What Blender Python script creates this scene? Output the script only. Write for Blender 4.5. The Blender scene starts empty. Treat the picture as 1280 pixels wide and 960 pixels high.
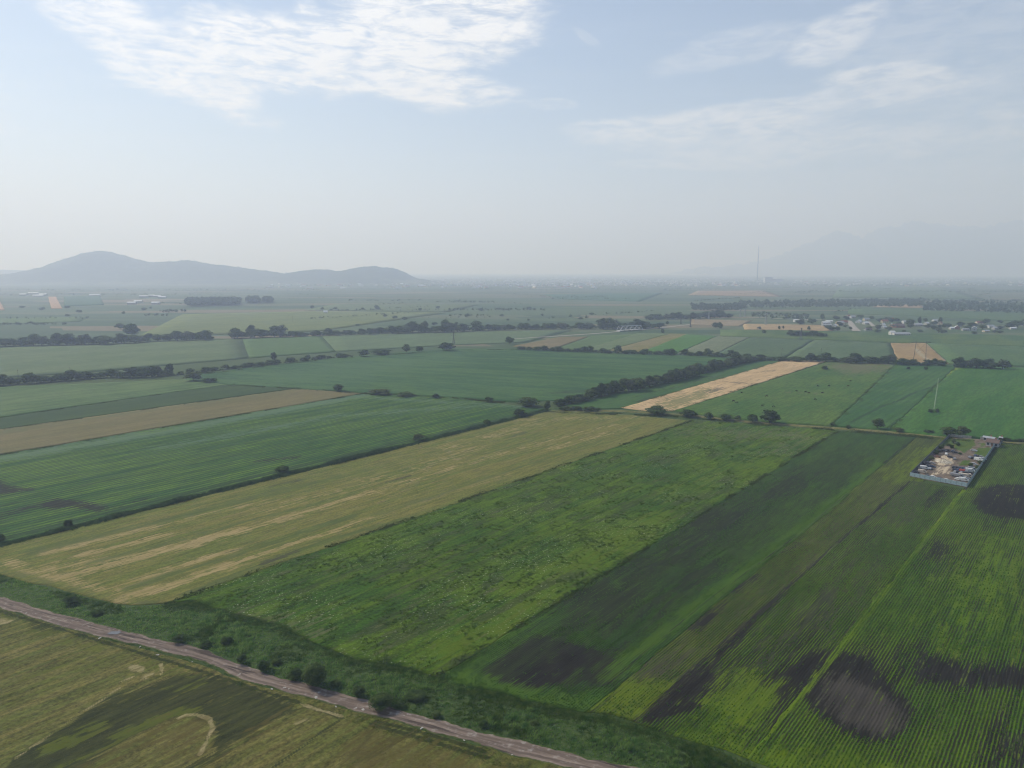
import bpy, bmesh, math, random
import numpy as np
from mathutils import Vector, Matrix

# ------------------------------------------------------------------ camera, sky, sun, exposure
SC = bpy.context.scene
COL = SC.collection
R = math.radians
H = 110.0                      # drone height in metres
PITCH = R(9.09)
FPX = 888.0                    # focal length for a 1280 px wide picture
rng = np.random.default_rng(7)
random.seed(7)

cam = bpy.data.cameras.new('camera')
cam.sensor_width = 36.0
cam.lens = 36.0 * FPX / 1280.0
cam.clip_start = 0.5
cam.clip_end = 60000
cam_o = bpy.data.objects.new('camera', cam)
cam_o.location = (0, 0, H)
cam_o.rotation_euler = (R(90) - PITCH, 0, 0)
COL.objects.link(cam_o)
SC.camera = cam_o

SUN_AZ, SUN_EL = R(-60), R(41)
sun = bpy.data.lights.new('sun', 'SUN')
sun.energy = 4.2
sun.angle = R(0.6)
sun.color = (1.0, 0.985, 0.96)
sun_o = bpy.data.objects.new('sun', sun)
sd = Vector((math.sin(SUN_AZ) * math.cos(SUN_EL), math.cos(SUN_AZ) * math.cos(SUN_EL), math.sin(SUN_EL)))
sun_o.rotation_euler = sd.to_track_quat('Z', 'Y').to_euler()
COL.objects.link(sun_o)

SC.view_settings.view_transform = 'Standard'
SC.view_settings.look = 'None'
SC.view_settings.gamma = 1.0
SC.view_settings.use_curve_mapping = False
SC.view_settings.exposure = 0.2
SC.render.engine = 'CYCLES'
cy = SC.cycles
cy.max_bounces = 6
cy.diffuse_bounces = 2
cy.glossy_bounces = 2
cy.transmission_bounces = 2
cy.volume_bounces = 3
cy.use_denoising = True
cy.denoiser = 'OPENIMAGEDENOISE'
cy.denoising_prefilter = 'ACCURATE'
cy.denoising_input_passes = 'RGB_ALBEDO_NORMAL'
cy.sample_clamp_indirect = 4.0
cy.filter_width = 1.1


class NT:
    """small helper round a node tree"""
    def __init__(self, tree):
        self.t = tree

    def n(self, typ, **kw):
        nd = self.t.nodes.new(typ)
        for k, v in kw.items():
            setattr(nd, k, v)
        return nd

    def link(self, a, b):
        self.t.links.new(a, b)

    def put(self, sock, v):
        if isinstance(v, bpy.types.NodeSocket):
            self.link(v, sock)
        else:
            if isinstance(v, (tuple, list)) and sock.type == 'RGBA' and len(v) == 3:
                v = (*v, 1.0)
            sock.default_value = v

    def math(self, op, a, b=0.0, c=0.0, clamp=False):
        nd = self.n('ShaderNodeMath', operation=op, use_clamp=clamp)
        self.put(nd.inputs[0], a)
        self.put(nd.inputs[1], b)
        self.put(nd.inputs[2], c)
        return nd.outputs[0]

    def mix(self, f, a, b, blend='MIX'):
        nd = self.n('ShaderNodeMix', data_type='RGBA', blend_type=blend)
        nd.clamp_factor = True
        self.put(nd.inputs[0], f)
        self.put(nd.inputs[6], a)
        self.put(nd.inputs[7], b)
        return nd.outputs[2]

    def ramp(self, v, lo, hi):
        nd = self.n('ShaderNodeMapRange', interpolation_type='SMOOTHSTEP')
        self.put(nd.inputs['Value'], v)
        nd.inputs['From Min'].default_value = lo
        nd.inputs['From Max'].default_value = hi
        return nd.outputs[0]

    def noise(self, vec, scale, detail=3.0, rough=0.55, dist=0.0):
        nd = self.n('ShaderNodeTexNoise')
        self.put(nd.inputs['Vector'], vec)
        nd.inputs['Scale'].default_value = scale
        nd.inputs['Detail'].default_value = detail
        nd.inputs['Roughness'].default_value = rough
        nd.inputs['Distortion'].default_value = dist
        return nd.outputs[0]

    def mapping(self, vec, rot=0.0, scale=(1, 1, 1), loc=(0, 0, 0)):
        nd = self.n('ShaderNodeMapping')
        self.put(nd.inputs['Vector'], vec)
        nd.inputs['Rotation'].default_value = (0, 0, rot)
        nd.inputs['Scale'].default_value = scale
        nd.inputs['Location'].default_value = loc
        return nd.outputs[0]


def pixdir(u, v):
    """direction through a point of the 1280x960 photograph"""
    x, y = (u - 640) / FPX, -(v - 480) / FPX
    return Vector((x, y * math.sin(PITCH) + math.cos(PITCH), y * math.cos(PITCH) - math.sin(PITCH)))


# world: Nishita sky plus cirrus sheets laid out by compass direction
world = bpy.data.worlds.new('World')
SC.world = world
world.cycles.sampling_method = 'NONE'
world.use_nodes = True
W = NT(world.node_tree)
world.node_tree.nodes.clear()
sky = W.n('ShaderNodeTexSky')
sky.sky_type = 'NISHITA'
sky.sun_disc = False
sky.sun_elevation = SUN_EL
sky.sun_rotation = SUN_AZ
sky.altitude = 500
sky.air_density = 1.0
sky.dust_density = 0.6
sky.ozone_density = 1.0
tc = W.n('ShaderNodeTexCoord')
sep = W.n('ShaderNodeSeparateXYZ')
W.link(tc.outputs['Generated'], sep.inputs[0])
dx, dy, dz = sep.outputs
zc = W.math('MAXIMUM', dz, 0.03)
comb = W.n('ShaderNodeCombineXYZ')
W.link(W.math('DIVIDE', dx, zc), comb.inputs[0])
W.link(W.math('DIVIDE', dy, zc), comb.inputs[1])
plane = comb.outputs[0]
az = W.math('ARCTAN2', dx, dy)
el = W.math('ARCSINE', dz)
# fibrous texture of the high cloud layer
aec = W.n('ShaderNodeCombineXYZ')
W.link(az, aec.inputs[0]); W.link(el, aec.inputs[1])
ae = aec.outputs[0]
fib = W.noise(W.mapping(ae, R(24), (6.0, 26.0, 1)), 1.8, 10, 0.7, 0.9)
fib2 = W.noise(W.mapping(ae, R(-8), (16.0, 60.0, 1)), 1.5, 7, 0.7, 0.5)
fine = W.math('ADD', W.math('MULTIPLY', fib, 0.5), W.math('MULTIPLY', fib2, 0.5))
wn = W.noise(W.mapping(ae, R(14), (5.0, 13.0, 1)), 1.5, 10, 0.66, 0.4)
warp = W.math('MULTIPLY', W.math('SUBTRACT', wn, 0.5), 1.5)

acc = None
def cloud(u, v, ru, rv, ang, strength):
    """a cloud bank around one sky direction: half-lengths in photograph pixels"""
    global acc
    d = pixdir(u, v).normalized()
    a0, e0 = math.atan2(d.x, d.y), math.asin(d.z)
    k = 1 / 930.0
    da = W.math('SUBTRACT', az, a0)
    de = W.math('SUBTRACT', el, e0)
    c, s = math.cos(R(ang)), math.sin(R(ang))
    p = W.math('ADD', W.math('MULTIPLY', da, c), W.math('MULTIPLY', de, s))
    q = W.math('SUBTRACT', W.math('MULTIPLY', de, c), W.math('MULTIPLY', da, s))
    p = W.math('DIVIDE', p, ru * k)
    q = W.math('DIVIDE', q, rv * k)
    r2 = W.math('ADD', W.math('MULTIPLY', p, p), W.math('MULTIPLY', q, q))
    m = W.math('SUBTRACT', 1.15, W.math('SQRT', r2))
    m = W.math('ADD', m, warp)
    m = W.math('MULTIPLY', W.ramp(m, 0.0, 0.5), strength)
    acc = m if acc is None else W.math('MAXIMUM', acc, m)

for c in [(150, 40, 130, 36, -30, .95), (250, 95, 90, 32, -32, 1.0), (420, 62, 215, 52, 4, 1.15), (520, 40, 150, 60, 8, 1.1),
          (540, 108, 120, 25, -5, 1.0), (560, 15, 130, 30, 6, 1.0), (880, 160, 170, 22, 0, .62), (830, 178, 60, 8, 0, .5), (960, 135, 90, 12, 2, .4),
          (1000, 180, 230, 26, -2, .45), (1090, 118, 130, 16, 3, .5), (1045, 42, 60, 28, 20, .55), (1105, 92, 70, 12, 0, .6),
          (690, 130, 34, 7, 0, .4), (735, 48, 22, 6, -30, .35), (920, 60, 110, 20, 8, .3), (1220, 60, 150, 80, 0, .22),
          (1120, 240, 220, 40, 0, .2), (880, 205, 120, 8, -2, .42), (620, 272, 40, 10, -30, .25), (1050, 268, 60, 12, 0, .22),
          (-420, 120, 260, 60, 10, .6), (1750, 150, 300, 50, -6, .5)]:
    cloud(*c)
# thin veil over the whole sky
veil = W.math('MULTIPLY', W.ramp(W.noise(W.mapping(plane, R(-12), (0.5, 1.5, 1)), 0.9, 8, 0.6), 0.45, 0.85), 0.2)
dens = W.math('MAXIMUM', acc, veil)
dens = W.math('MULTIPLY', dens, W.math('ADD', 0.16, W.math('MULTIPLY', W.ramp(fine, 0.37, 0.60), 0.9)), clamp=True)
CLOUD = (9.5, 9.6, 9.8)
skyc = W.mix(dens, sky.outputs[0], CLOUD)
bg = W.n('ShaderNodeBackground')
W.link(skyc, bg.inputs['Color'])
bg.inputs['Strength'].default_value = 0.10
wo = W.n('ShaderNodeOutputWorld')
W.link(bg.outputs[0], wo.inputs['Surface'])


# ------------------------------------------------------------------ helpers
def G(u, v, z=0.0):
    """point of the level ground seen at a place of the photograph"""
    d = pixdir(u, v)
    t = (H - z) / -d.z
    return np.array([d.x * t, d.y * t])


def depth_at(u, v):
    d = pixdir(u, v)
    return H / -d.z


def px_per_m(v):
    return FPX / depth_at(640, v)


def tag(o, label=None, cat=None, group=None, kind=None):
    if label: o['label'] = label
    if cat: o['category'] = cat
    if group: o['group'] = group
    if kind: o['kind'] = kind
    return o


def mesh_np(name, V, F, mats=(), smooth=False, midx=None):
    V = np.asarray(V, dtype=np.float32)
    F = np.asarray(F, dtype=np.int32)
    k = F.shape[1]
    me = bpy.data.meshes.new(name)
    me.vertices.add(len(V))
    me.vertices.foreach_set('co', V.ravel())
    me.loops.add(F.size)
    me.loops.foreach_set('vertex_index', F.ravel())
    me.polygons.add(len(F))
    me.polygons.foreach_set('loop_start', np.arange(0, F.size, k, dtype=np.int32))
    for m in mats:
        me.materials.append(m)
    if midx is not None:
        me.polygons.foreach_set('material_index', np.asarray(midx, dtype=np.int32))
    if smooth:
        me.polygons.foreach_set('use_smooth', np.ones(len(F), dtype=bool))
    me.update(calc_edges=True)
    return me


def link(name, me, parent=None, loc=None):
    o = bpy.data.objects.new(name, me)
    COL.objects.link(o)
    if parent is not None: o.parent = parent
    if loc is not None: o.location = loc
    return o


class MB:
    """collects boxes, bars, prisms into one mesh"""
    def __init__(self):
        self.v, self.f = [], []

    def quad(self, pts):
        b = len(self.v)
        self.v += [tuple(p) for p in pts]
        self.f.append(tuple(range(b, b + len(pts))))
        return self

    def box(self, c, s, rz=0.0):
        b = len(self.v)
        cs, sn = math.cos(rz), math.sin(rz)
        for z in (-.5, .5):
            for x, y in ((-.5, -.5), (.5, -.5), (.5, .5), (-.5, .5)):
                X, Y = x * s[0], y * s[1]
                self.v.append((c[0] + X * cs - Y * sn, c[1] + X * sn + Y * cs, c[2] + z * s[2]))
        for q in ((0, 3, 2, 1), (4, 5, 6, 7), (0, 1, 5, 4), (1, 2, 6, 5), (2, 3, 7, 6), (3, 0, 4, 7)):
            self.f.append(tuple(b + i for i in q))
        return self

    def bar(self, a, c, r0, r1=None, n=4):
        r1 = r0 if r1 is None else r1
        a, c = Vector(a), Vector(c)
        d = (c - a).normalized()
        up = Vector((0, 0, 1)) if abs(d.z) < .95 else Vector((1, 0, 0))
        s = d.cross(up).normalized()
        t = s.cross(d)
        b = len(self.v)
        for p, r in ((a, r0), (c, r1)):
            for i in range(n):
                an = 2 * math.pi * i / n + math.pi / n
                self.v.append(tuple(p + s * (r * math.cos(an)) + t * (r * math.sin(an))))
        for i in range(n):
            j = (i + 1) % n
            self.f.append((b + i, b + j, b + n + j, b + n + i))
        self.f.append(tuple(b + i for i in reversed(range(n))))
        self.f.append(tuple(b + n + i for i in range(n)))
        return self

    def mesh(self, name, *mats, smooth=False):
        me = bpy.data.meshes.new(name)
        me.from_pydata(self.v, [], self.f)
        for m in mats:
            me.materials.append(m)
        if smooth:
            for p in me.polygons: p.use_smooth = True
        me.update()
        return me


# value noise for laying out plants and soil patches
_tab = rng.random((256, 256))
def vnoise(x, y):
    xi, yi = np.floor(x).astype(int), np.floor(y).astype(int)
    fx, fy = x - xi, y - yi
    fx, fy = fx * fx * (3 - 2 * fx), fy * fy * (3 - 2 * fy)
    a = _tab[xi % 256, yi % 256]; b = _tab[(xi + 1) % 256, yi % 256]
    c = _tab[xi % 256, (yi + 1) % 256]; d = _tab[(xi + 1) % 256, (yi + 1) % 256]
    return (a * (1 - fx) + b * fx) * (1 - fy) + (c * (1 - fx) + d * fx) * fy


def fbm(x, y, o=4):
    s, a, t = 0, 1.0, 0
    for i in range(o):
        s = s + a * vnoise(x * 2 ** i + 17 * i, y * 2 ** i + 31 * i)
        t += a
        a *= .5
    return s / t


def in_poly(P, poly):
    x, y = P[:, 0], P[:, 1]
    r = np.zeros(len(P), bool)
    n = len(poly)
    for i in range(n):
        (x1, y1), (x2, y2) = poly[i], poly[(i + 1) % n]
        c = ((y1 > y) != (y2 > y))
        with np.errstate(divide='ignore', invalid='ignore'):
            xx = (x2 - x1) * (y - y1) / (y2 - y1) + x1
        r ^= c & (x < xx)
    return r


def seg_dist(P, pts, closed=False):
    d = np.full(len(P), 1e9)
    pts = list(pts)
    if closed: pts = pts + [pts[0]]
    for a, b in zip(pts[:-1], pts[1:]):
        a, b = np.asarray(a), np.asarray(b)
        ab = b - a
        t = np.clip(((P - a) @ ab) / max(ab @ ab, 1e-9), 0, 1)
        d = np.minimum(d, np.linalg.norm(P - (a + t[:, None] * ab), axis=1))
    return d


def patch(P, pix, soft, amt=1.0):
    poly = [G(*p) for p in pix]
    d = seg_dist(P, poly, True)
    d = np.where(in_poly(P, poly), d, -d)
    return amt * np.clip(.5 + d / (2 * soft), 0, 1)


def stroke(P, pix, w, soft, amt=1.0):
    d = seg_dist(P, [G(*p) for p in pix])
    return amt * np.clip((w / 2 + soft - d) / (2 * soft), 0, 1)


def polyline(pix, n):
    pts = np.array([G(*p) for p in pix])
    L = np.r_[0, np.cumsum(np.linalg.norm(np.diff(pts, axis=0), axis=1))]
    s = np.linspace(0, L[-1], n)
    return np.c_[np.interp(s, L, pts[:, 0]), np.interp(s, L, pts[:, 1])]


ROW = R(40.2)                                # the fields' rows run this far right of the view direction
RD = np.array([math.sin(ROW), math.cos(ROW)])
RP = np.array([RD[1], -RD[0]])
ROWROT = -(math.pi / 2 - ROW)                # turns world x along the rows


# ------------------------------------------------------------------ materials
def new_mat(name):
    m = bpy.data.materials.new(name)
    m.use_nodes = True
    m.node_tree.nodes.clear()
    t = NT(m.node_tree)
    out = t.n('ShaderNodeOutputMaterial')
    return m, t, out


def plain(name, col, rough=.8, metal=0.0, var=.15, scale=1.5, spec=.3):
    m, t, out = new_mat(name)
    b = t.n('ShaderNodeBsdfPrincipled')
    tcn = t.n('ShaderNodeTexCoord')
    nz = t.noise(tcn.outputs['Object'], scale, 4)
    lo = tuple(c * (1 - var) for c in col)
    hi = tuple(min(1, c * (1 + var)) for c in col)
    t.put(b.inputs['Base Color'], t.mix(t.ramp(nz, .3, .7), lo, hi))
    b.inputs['Roughness'].default_value = rough
    b.inputs['Metallic'].default_value = metal
    b.inputs['Specular IOR Level'].default_value = spec
    t.link(b.outputs[0], out.inputs['Surface'])
    return m


def diffuse_out(t, out, col, bump=None, strength=.5, dist=.3, rough=.9):
    b = t.n('ShaderNodeBsdfPrincipled')
    t.put(b.inputs['Base Color'], col)
    b.inputs['Roughness'].default_value = rough
    b.inputs['Specular IOR Level'].default_value = .08
    if bump is not None:
        bp = t.n('ShaderNodeBump')
        bp.inputs['Strength'].default_value = strength
        bp.inputs['Distance'].default_value = dist
        t.put(bp.inputs['Height'], bump)
        t.link(bp.outputs[0], b.inputs['Normal'])
    t.link(b.outputs[0], out.inputs['Surface'])
    return b


def field_mat(name, c1, c2, big=.015, rows=0.0, rowdark=(.018, .016, .012), rowmix=.6, masks=(), streak=.25, stripe=.12, rot=ROWROT,
              speck=None, grain=.25, tram=0.0, tramcol=None, bump=.4, sat=1.3, wt=.95):
    """crop field: two crop colours, streaks along the rows, soil between rows and up to four soil or growth masks"""
    m, t, out = new_mat(name)
    pos = t.n('ShaderNodeNewGeometry').outputs['Position']
    def sc3(c):                                                  # crops seen from above are darker than a single leaf
        l = .3 * c[0] + .6 * c[1] + .1 * c[2]
        return tuple(max(.004, (l + (x - l) * sat) * wt) for x in c)
    c1, c2, rowdark = sc3(c1), sc3(c2), sc3(rowdark)
    masks = [(sc3(a), sc3(b), q, r) for a, b, q, r in masks]
    c1, c2 = (c1[0] * 1.06, c1[1], c1[2] * .9), (c2[0] * 1.06, c2[1], c2[2] * .9)
    al = t.mapping(pos, rot)                                     # x along the rows, y across
    n1 = t.noise(pos, big, 5, .6)
    n2 = t.noise(t.mapping(al, 0, (.012, stripe, 1)), 1.0, 4, .6)
    n3 = t.noise(t.mapping(al, 0, (.08, .55, 1)), 1.0, 4, .65)
    n4 = t.noise(pos, .9, 5, .7)
    f = t.math('ADD', t.math('MULTIPLY', n1, 1 - streak), t.math('MULTIPLY', n2, streak))
    col = t.mix(t.ramp(f, .40, .60), c1, c2)
    gr = t.math('ADD', t.math('MULTIPLY', t.ramp(n3, .32, .68), .5), t.math('MULTIPLY', t.ramp(n4, .34, .66), .5))
    k = t.math('ADD', 1 - grain, t.math('MULTIPLY', gr, 2 * grain))
    col = t.mix(1.0, col, t_grey(t, k), 'MULTIPLY')
    prof = gap = None
    sx = t.n('ShaderNodeSeparateXYZ')
    t.link(al, sx.inputs[0])
    if rows:
        wob = t.math('MULTIPLY', t.math('SUBTRACT', t.noise(pos, .25, 2), .5), rows * .5)
        ph = t.math('FRACT', t.math('DIVIDE', t.math('ADD', sx.outputs[1], wob), rows))
        tri = t.math('ABSOLUTE', t.math('SUBTRACT', ph, .5))     # 0 in the row, .5 between
        gap = t.ramp(tri, .10, .34)
        gn = t.ramp(t.noise(t.mapping(al, 0, (.05, .3, 1)), 1.0, 3), .3, .62)
        col = t.mix(t.math('MULTIPLY', gap, t.math('MULTIPLY', t.math('ADD', .6, t.math('MULTIPLY', gn, .4)), rowmix)), col, rowdark)
        prof = t.math('SUBTRACT', .5, tri)
    if tram:
        ph = t.math('FRACT', t.math('DIVIDE', sx.outputs[1], tram))
        tr = t.math('SUBTRACT', 1.0, t.ramp(ph, .0, .06))
        col = t.mix(t.math('MULTIPLY', tr, t.math('MULTIPLY', t.ramp(n2, .35, .6), .7)), col, tramcol or rowdark)
    mn = t.math('ADD', t.math('MULTIPLY', t.ramp(t.noise(t.mapping(al, 0, (.05, .55, 1)), 1.0, 5, .7), .32, .68), .65), t.math('MULTIPLY', t.ramp(t.noise(pos, .2, 6, .7), .3, .7), .35))
    for i, (a, b2, amt, ragged) in enumerate(masks):
        at = t.n('ShaderNodeAttribute', attribute_name='m%d' % i)
        e = t.math('ADD', at.outputs['Fac'], t.math('MULTIPLY', t.math('SUBTRACT', mn, .5), ragged * 1.5))
        if gap is not None:                                      # soil shows between the rows first
            e = t.math('ADD', e, t.math('MULTIPLY', t.math('SUBTRACT', gap, .5), .3))
        e = t.math('MULTIPLY', t.ramp(e, .28, .62), amt)
        mc = t.mix(t.ramp(n3, .3, .7), a, b2)
        col = t.mix(e, col, mc)
    if speck:
        sc_, lo, hi, scol, amt = speck
        sp = t.ramp(t.noise(pos, sc_, 2, .5), lo, hi)
        sp = t.math('MULTIPLY', sp, t.ramp(t.noise(pos, .03, 4), .42, .62))
        col = t.mix(t.math('MULTIPLY', sp, amt), col, scol)
    h = t.math('ADD', n4, t.math('MULTIPLY', prof, 1.2)) if prof is not None else n4
    diffuse_out(t, out, col, h, bump, .35)
    return m


def t_grey(t, v):
    c = t.n('ShaderNodeCombineColor')
    for i in range(3): t.put(c.inputs[i], v)
    return c.outputs[0]


def leaf_mat(name, c1, c2, trans=.25):
    m, t, out = new_mat(name)
    oi = t.n('ShaderNodeObjectInfo')
    pos = t.n('ShaderNodeNewGeometry').outputs['Position']
    n = t.noise(pos, .45, 4, .6)
    f = t.math('ADD', t.ramp(n, .3, .7), t.math('MULTIPLY', t.math('SUBTRACT', oi.outputs['Random'], .5), .4))
    col = t.mix(f, c1, c2)
    d = t.n('ShaderNodeBsdfDiffuse')
    tr = t.n('ShaderNodeBsdfTranslucent')
    t.link(col, d.inputs[0])
    t.link(col, tr.inputs[0])
    mx = t.n('ShaderNodeMixShader')
    mx.inputs[0].default_value = trans
    t.link(d.outputs[0], mx.inputs[1])
    t.link(tr.outputs[0], mx.inputs[2])
    t.link(mx.outputs[0], out.inputs['Surface'])
    return m


M_LEAF = leaf_mat('tree_leaves', (.052, .088, .030), (.135, .172, .060), .35)
M_LEAF2 = leaf_mat('willow_leaves', (.070, .090, .050), (.140, .160, .090), .3)
M_LEAF3 = leaf_mat('dark_leaves', (.030, .056, .022), (.075, .100, .036), .3)
M_BUSH = leaf_mat('bush_leaves', (.040, .074, .025), (.108, .150, .047), .35)
M_BUSH2 = leaf_mat('pale_bush_leaves', (.062, .090, .036), (.138, .165, .066), .35)
M_FARLEAF = leaf_mat('far_leaves', (.050, .076, .034), (.100, .128, .052), .15)
M_REED = leaf_mat('reed_blades', (.062, .150, .032), (.190, .290, .078), .5)
M_WEED = leaf_mat('meadow_tufts', (.044, .102, .016), (.112, .165, .034), .35)
M_CROP = leaf_mat('crop_leaves', (.050, .122, .018), (.100, .180, .028), .3)
M_CROPD = leaf_mat('soy_leaves', (.038, .098, .022), (.074, .145, .032), .3)
M_BARK = plain('bark', (.09, .07, .055), .95)

SOIL = (.0105, .0090, .0085)
SOIL2 = (.021, .018, .0165)

# ------------------------------------------------------------------ the ground
m, t, out = new_mat('plain_farmland')
pos = t.n('ShaderNodeNewGeometry').outputs['Position']
al = t.mapping(pos, ROWROT, (.0022, .0125, 1))
warp_ = t.n('ShaderNodeVectorMath', operation='ADD')
t.link(al, warp_.inputs[0])
nzv = t.n('ShaderNodeTexNoise'); t.link(t.mapping(pos, 0, (.0006, .0006, 1)), nzv.inputs['Vector']); nzv.inputs['Scale'].default_value = 1
sc_ = t.n('ShaderNodeVectorMath', operation='SCALE'); t.link(nzv.outputs['Color'], sc_.inputs[0]); sc_.inputs['Scale'].default_value = 1.2
t.link(sc_.outputs[0], warp_.inputs[1])
vo = t.n('ShaderNodeTexVoronoi'); vo.voronoi_dimensions = '2D'; vo.distance = 'CHEBYCHEV'
t.link(warp_.outputs[0], vo.inputs['Vector']); vo.inputs['Scale'].default_value = 1.0; vo.inputs['Randomness'].default_value = .8
cr = t.n('ShaderNodeValToRGB')
t.link(vo.outputs['Color'], cr.inputs[0])
el_ = cr.color_ramp.elements
cr.color_ramp.interpolation = 'CONSTANT'
cols = [(0, (.052, .085, .034)), (.18, (.075, .110, .045)), (.34, (.045, .080, .036)), (.48, (.100, .120, .060)), (.6, (.062, .098, .040)),
        (.74, (.160, .135, .080)), (.82, (.05, .088, .036)), (.93, (.20, .165, .10))]
el_[0].position, el_[0].color = 0, (*cols[0][1], 1)
el_[1].position, el_[1].color = cols[1][0], (*cols[1][1], 1)
for p, c in cols[2:]:
    e = el_.new(p); e.color = (*c, 1)
gn = t.noise(pos, .05, 5, .6)
col = t.mix(1.0, cr.outputs[0], t_grey(t, t.math('ADD', .7, t.math('MULTIPLY', gn, .55))), 'MULTIPLY')
near = t.mix(t.ramp(t.noise(pos, .7, 6, .75), .36, .64), (.036, .066, .018), (.066, .092, .028))   # rough grass between the near fields
dist = t.n('ShaderNodeVectorMath', operation='LENGTH'); t.link(pos, dist.inputs[0])
col = t.mix(t.ramp(dist.outputs['Value'], 900, 1100), near, col)
diffuse_out(t, out, col, gn, .2, .3)
M_GROUND = m
S = 26000.0
gx = np.array([-S, -6000, -2000, -600, 0, 600, 2000, 6000, S])
gy = np.array([-1500, -300, 100, 400, 900, 2000, 5000, 10000, S])
V = [(x, y, 0) for y in gy for x in gx]
F = [(j * 9 + i, j * 9 + i + 1, (j + 1) * 9 + i + 1, (j + 1) * 9 + i) for j in range(8) for i in range(8)]
tag(link('ground', mesh_np('ground', V, F, [M_GROUND])), 'wide green plain of farmland reaching to the hazy horizon', kind='structure')


# ------------------------------------------------------------------ fields
FIELDS = {}
def loft(A, B, nu, nv, z, jitter=.35):
    a, b = polyline(A, nu), polyline(B, nu)
    s = np.linspace(0, 1, nv)[:, None, None]
    P = (a[None] * (1 - s) + b[None] * s).reshape(-1, 2)
    w = np.c_[fbm(P[:, 0] * .07, P[:, 1] * .07) - .5, fbm(P[:, 0] * .07 + 50, P[:, 1] * .07 + 9) - .5] * jitter * 5
    P = P + w
    Z = np.full(len(P), z)
    grid = np.arange(len(P)).reshape(nv, nu)
    edge = np.r_[grid[0], grid[1:, -1], grid[-1, -2::-1], grid[-2:0:-1, 0]]
    V = np.c_[P, Z]
    F = np.stack([grid[:-1, :-1], grid[:-1, 1:], grid[1:, 1:], grid[1:, :-1]], -1).reshape(-1, 4)
    base = len(V)                                               # skirt down to the ground
    V = np.r_[V, np.c_[P[edge], np.full(len(edge), -.05)]]
    k = np.arange(len(edge)); k2 = (k + 1) % len(edge)
    F = np.r_[F, np.stack([edge[k], base + k, base + k2, edge[k2]], -1)]
    return V, F, P


def field(name, A, B, mat, label, z, nu=24, nv=24, masks=(), jitter=.6):
    V, F, P = loft(A, B, nu, nv, z, jitter)
    me = mesh_np(name, V, F, [mat])
    for i, fn in enumerate(masks):
        a = me.attributes.new('m%d' % i, 'FLOAT', 'POINT')
        vals = np.zeros(len(V), np.float32)
        if fn is not None:
            vals[:len(P)] = np.clip(fn(P), 0, 1.6)
        a.data.foreach_set('value', vals)
    o = tag(link(name, me), label, None, None, 'structure')
    FIELDS[name + str(len(FIELDS))] = o
    return o


def mx(*fs):
    return lambda P: np.maximum.reduce([f(P) for f in fs])

def pt(pix, soft, amt=1.0): return lambda P: patch(P, pix, soft, amt)
def nz(lo, gain, amt, fa=.02, fp=.09, off=0.0): return lambda P: amt * np.clip((fbm(P @ RD * fa + off, P @ RP * fp + off * 2, 4) - lo) * gain, 0, 1)
def st(pix, w, soft, amt=1.0): return lambda P: stroke(P, pix, w, soft, amt)


# F1 mown hay field with straw stripes
m1 = field_mat('hay_field', (.098, .120, .036), (.138, .138, .049), big=.012, streak=.72, stripe=.16, grain=.42, sat=1.15,
               masks=[((.36, .28, .15), (.24, .19, .09), .85, .9), ((.062, .085, .028), (.085, .11, .034), .75, .6),
                      ((.040, .036, .030), (.07, .07, .035), .7, .8)])
F1A = [(-66, 700), (0, 718), (57, 733), (110, 747), (160, 757.5), (207, 755)]
F1B = [(690, 513), (740, 515), (800, 520), (865, 526)]
dry1 = mx(st([(60, 690), (190, 658)], 6, 3, .85), st([(190, 658), (330, 627)], 5, 4, .5), st([(105, 694), (205, 669)], 4, 2.5, .8), st([(75, 722), (219, 685), (300, 664)], 7, 3.5, .85), st([(300, 664), (469, 614)], 5, 3, .72), st([(469, 614), (581, 580), (700, 547), (770, 531)], 6, 5, .42),
          st([(150, 750), (219, 730), (290, 706)], 6, 3, .85), st([(290, 706), (425, 661), (544, 621), (640, 590)], 3.5, 2.5, .62), st([(140, 740), (219, 709), (290, 690)], 5, 3, .75), st([(60, 712), (140, 700), (200, 690)], 8, 5, .6),
          st([(0, 700), (40, 716), (110, 732), (165, 752)], 4, 4, .7), st([(690, 560), (780, 537)], 6, 5, .5), st([(560, 560), (690, 525)], 12, 9, .38), st([(650, 525), (790, 522)], 6, 8, .5), st([(330, 640), (470, 600), (600, 560)], 10, 8, .34))
green1 = mx(st([(40, 690), (160, 662), (300, 626), (420, 596)], 7, 4, .85), st([(110, 705), (250, 668), (400, 628)], 3, 2.5, .8), st([(160, 735), (300, 692), (440, 645)], 5, 3, .8),
            st([(230, 745), (400, 678), (520, 645)], 3.5, 2, .9), st([(470, 645), (640, 588), (800, 535)], 4, 3, .7), st([(0, 712), (110, 742), (190, 755)], 4, 3, .55))
dark1 = mx(st([(483, 603), (512, 595)], 2.2, 1.2, .9), st([(640, 545), (657, 541)], 4, 2, .7), st([(330, 705), (370, 690)], 4, 2.5, .9), st([(345, 605), (370, 602)], 6, 4, .7), st([(300, 625), (430, 615)], .4, .6, .5))
field('hay_field', F1A, F1B, m1, 'mown yellowish hay field striped with pale straw, running from the road', .10, 90, 220, [dry1, green1, dark1])

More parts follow.
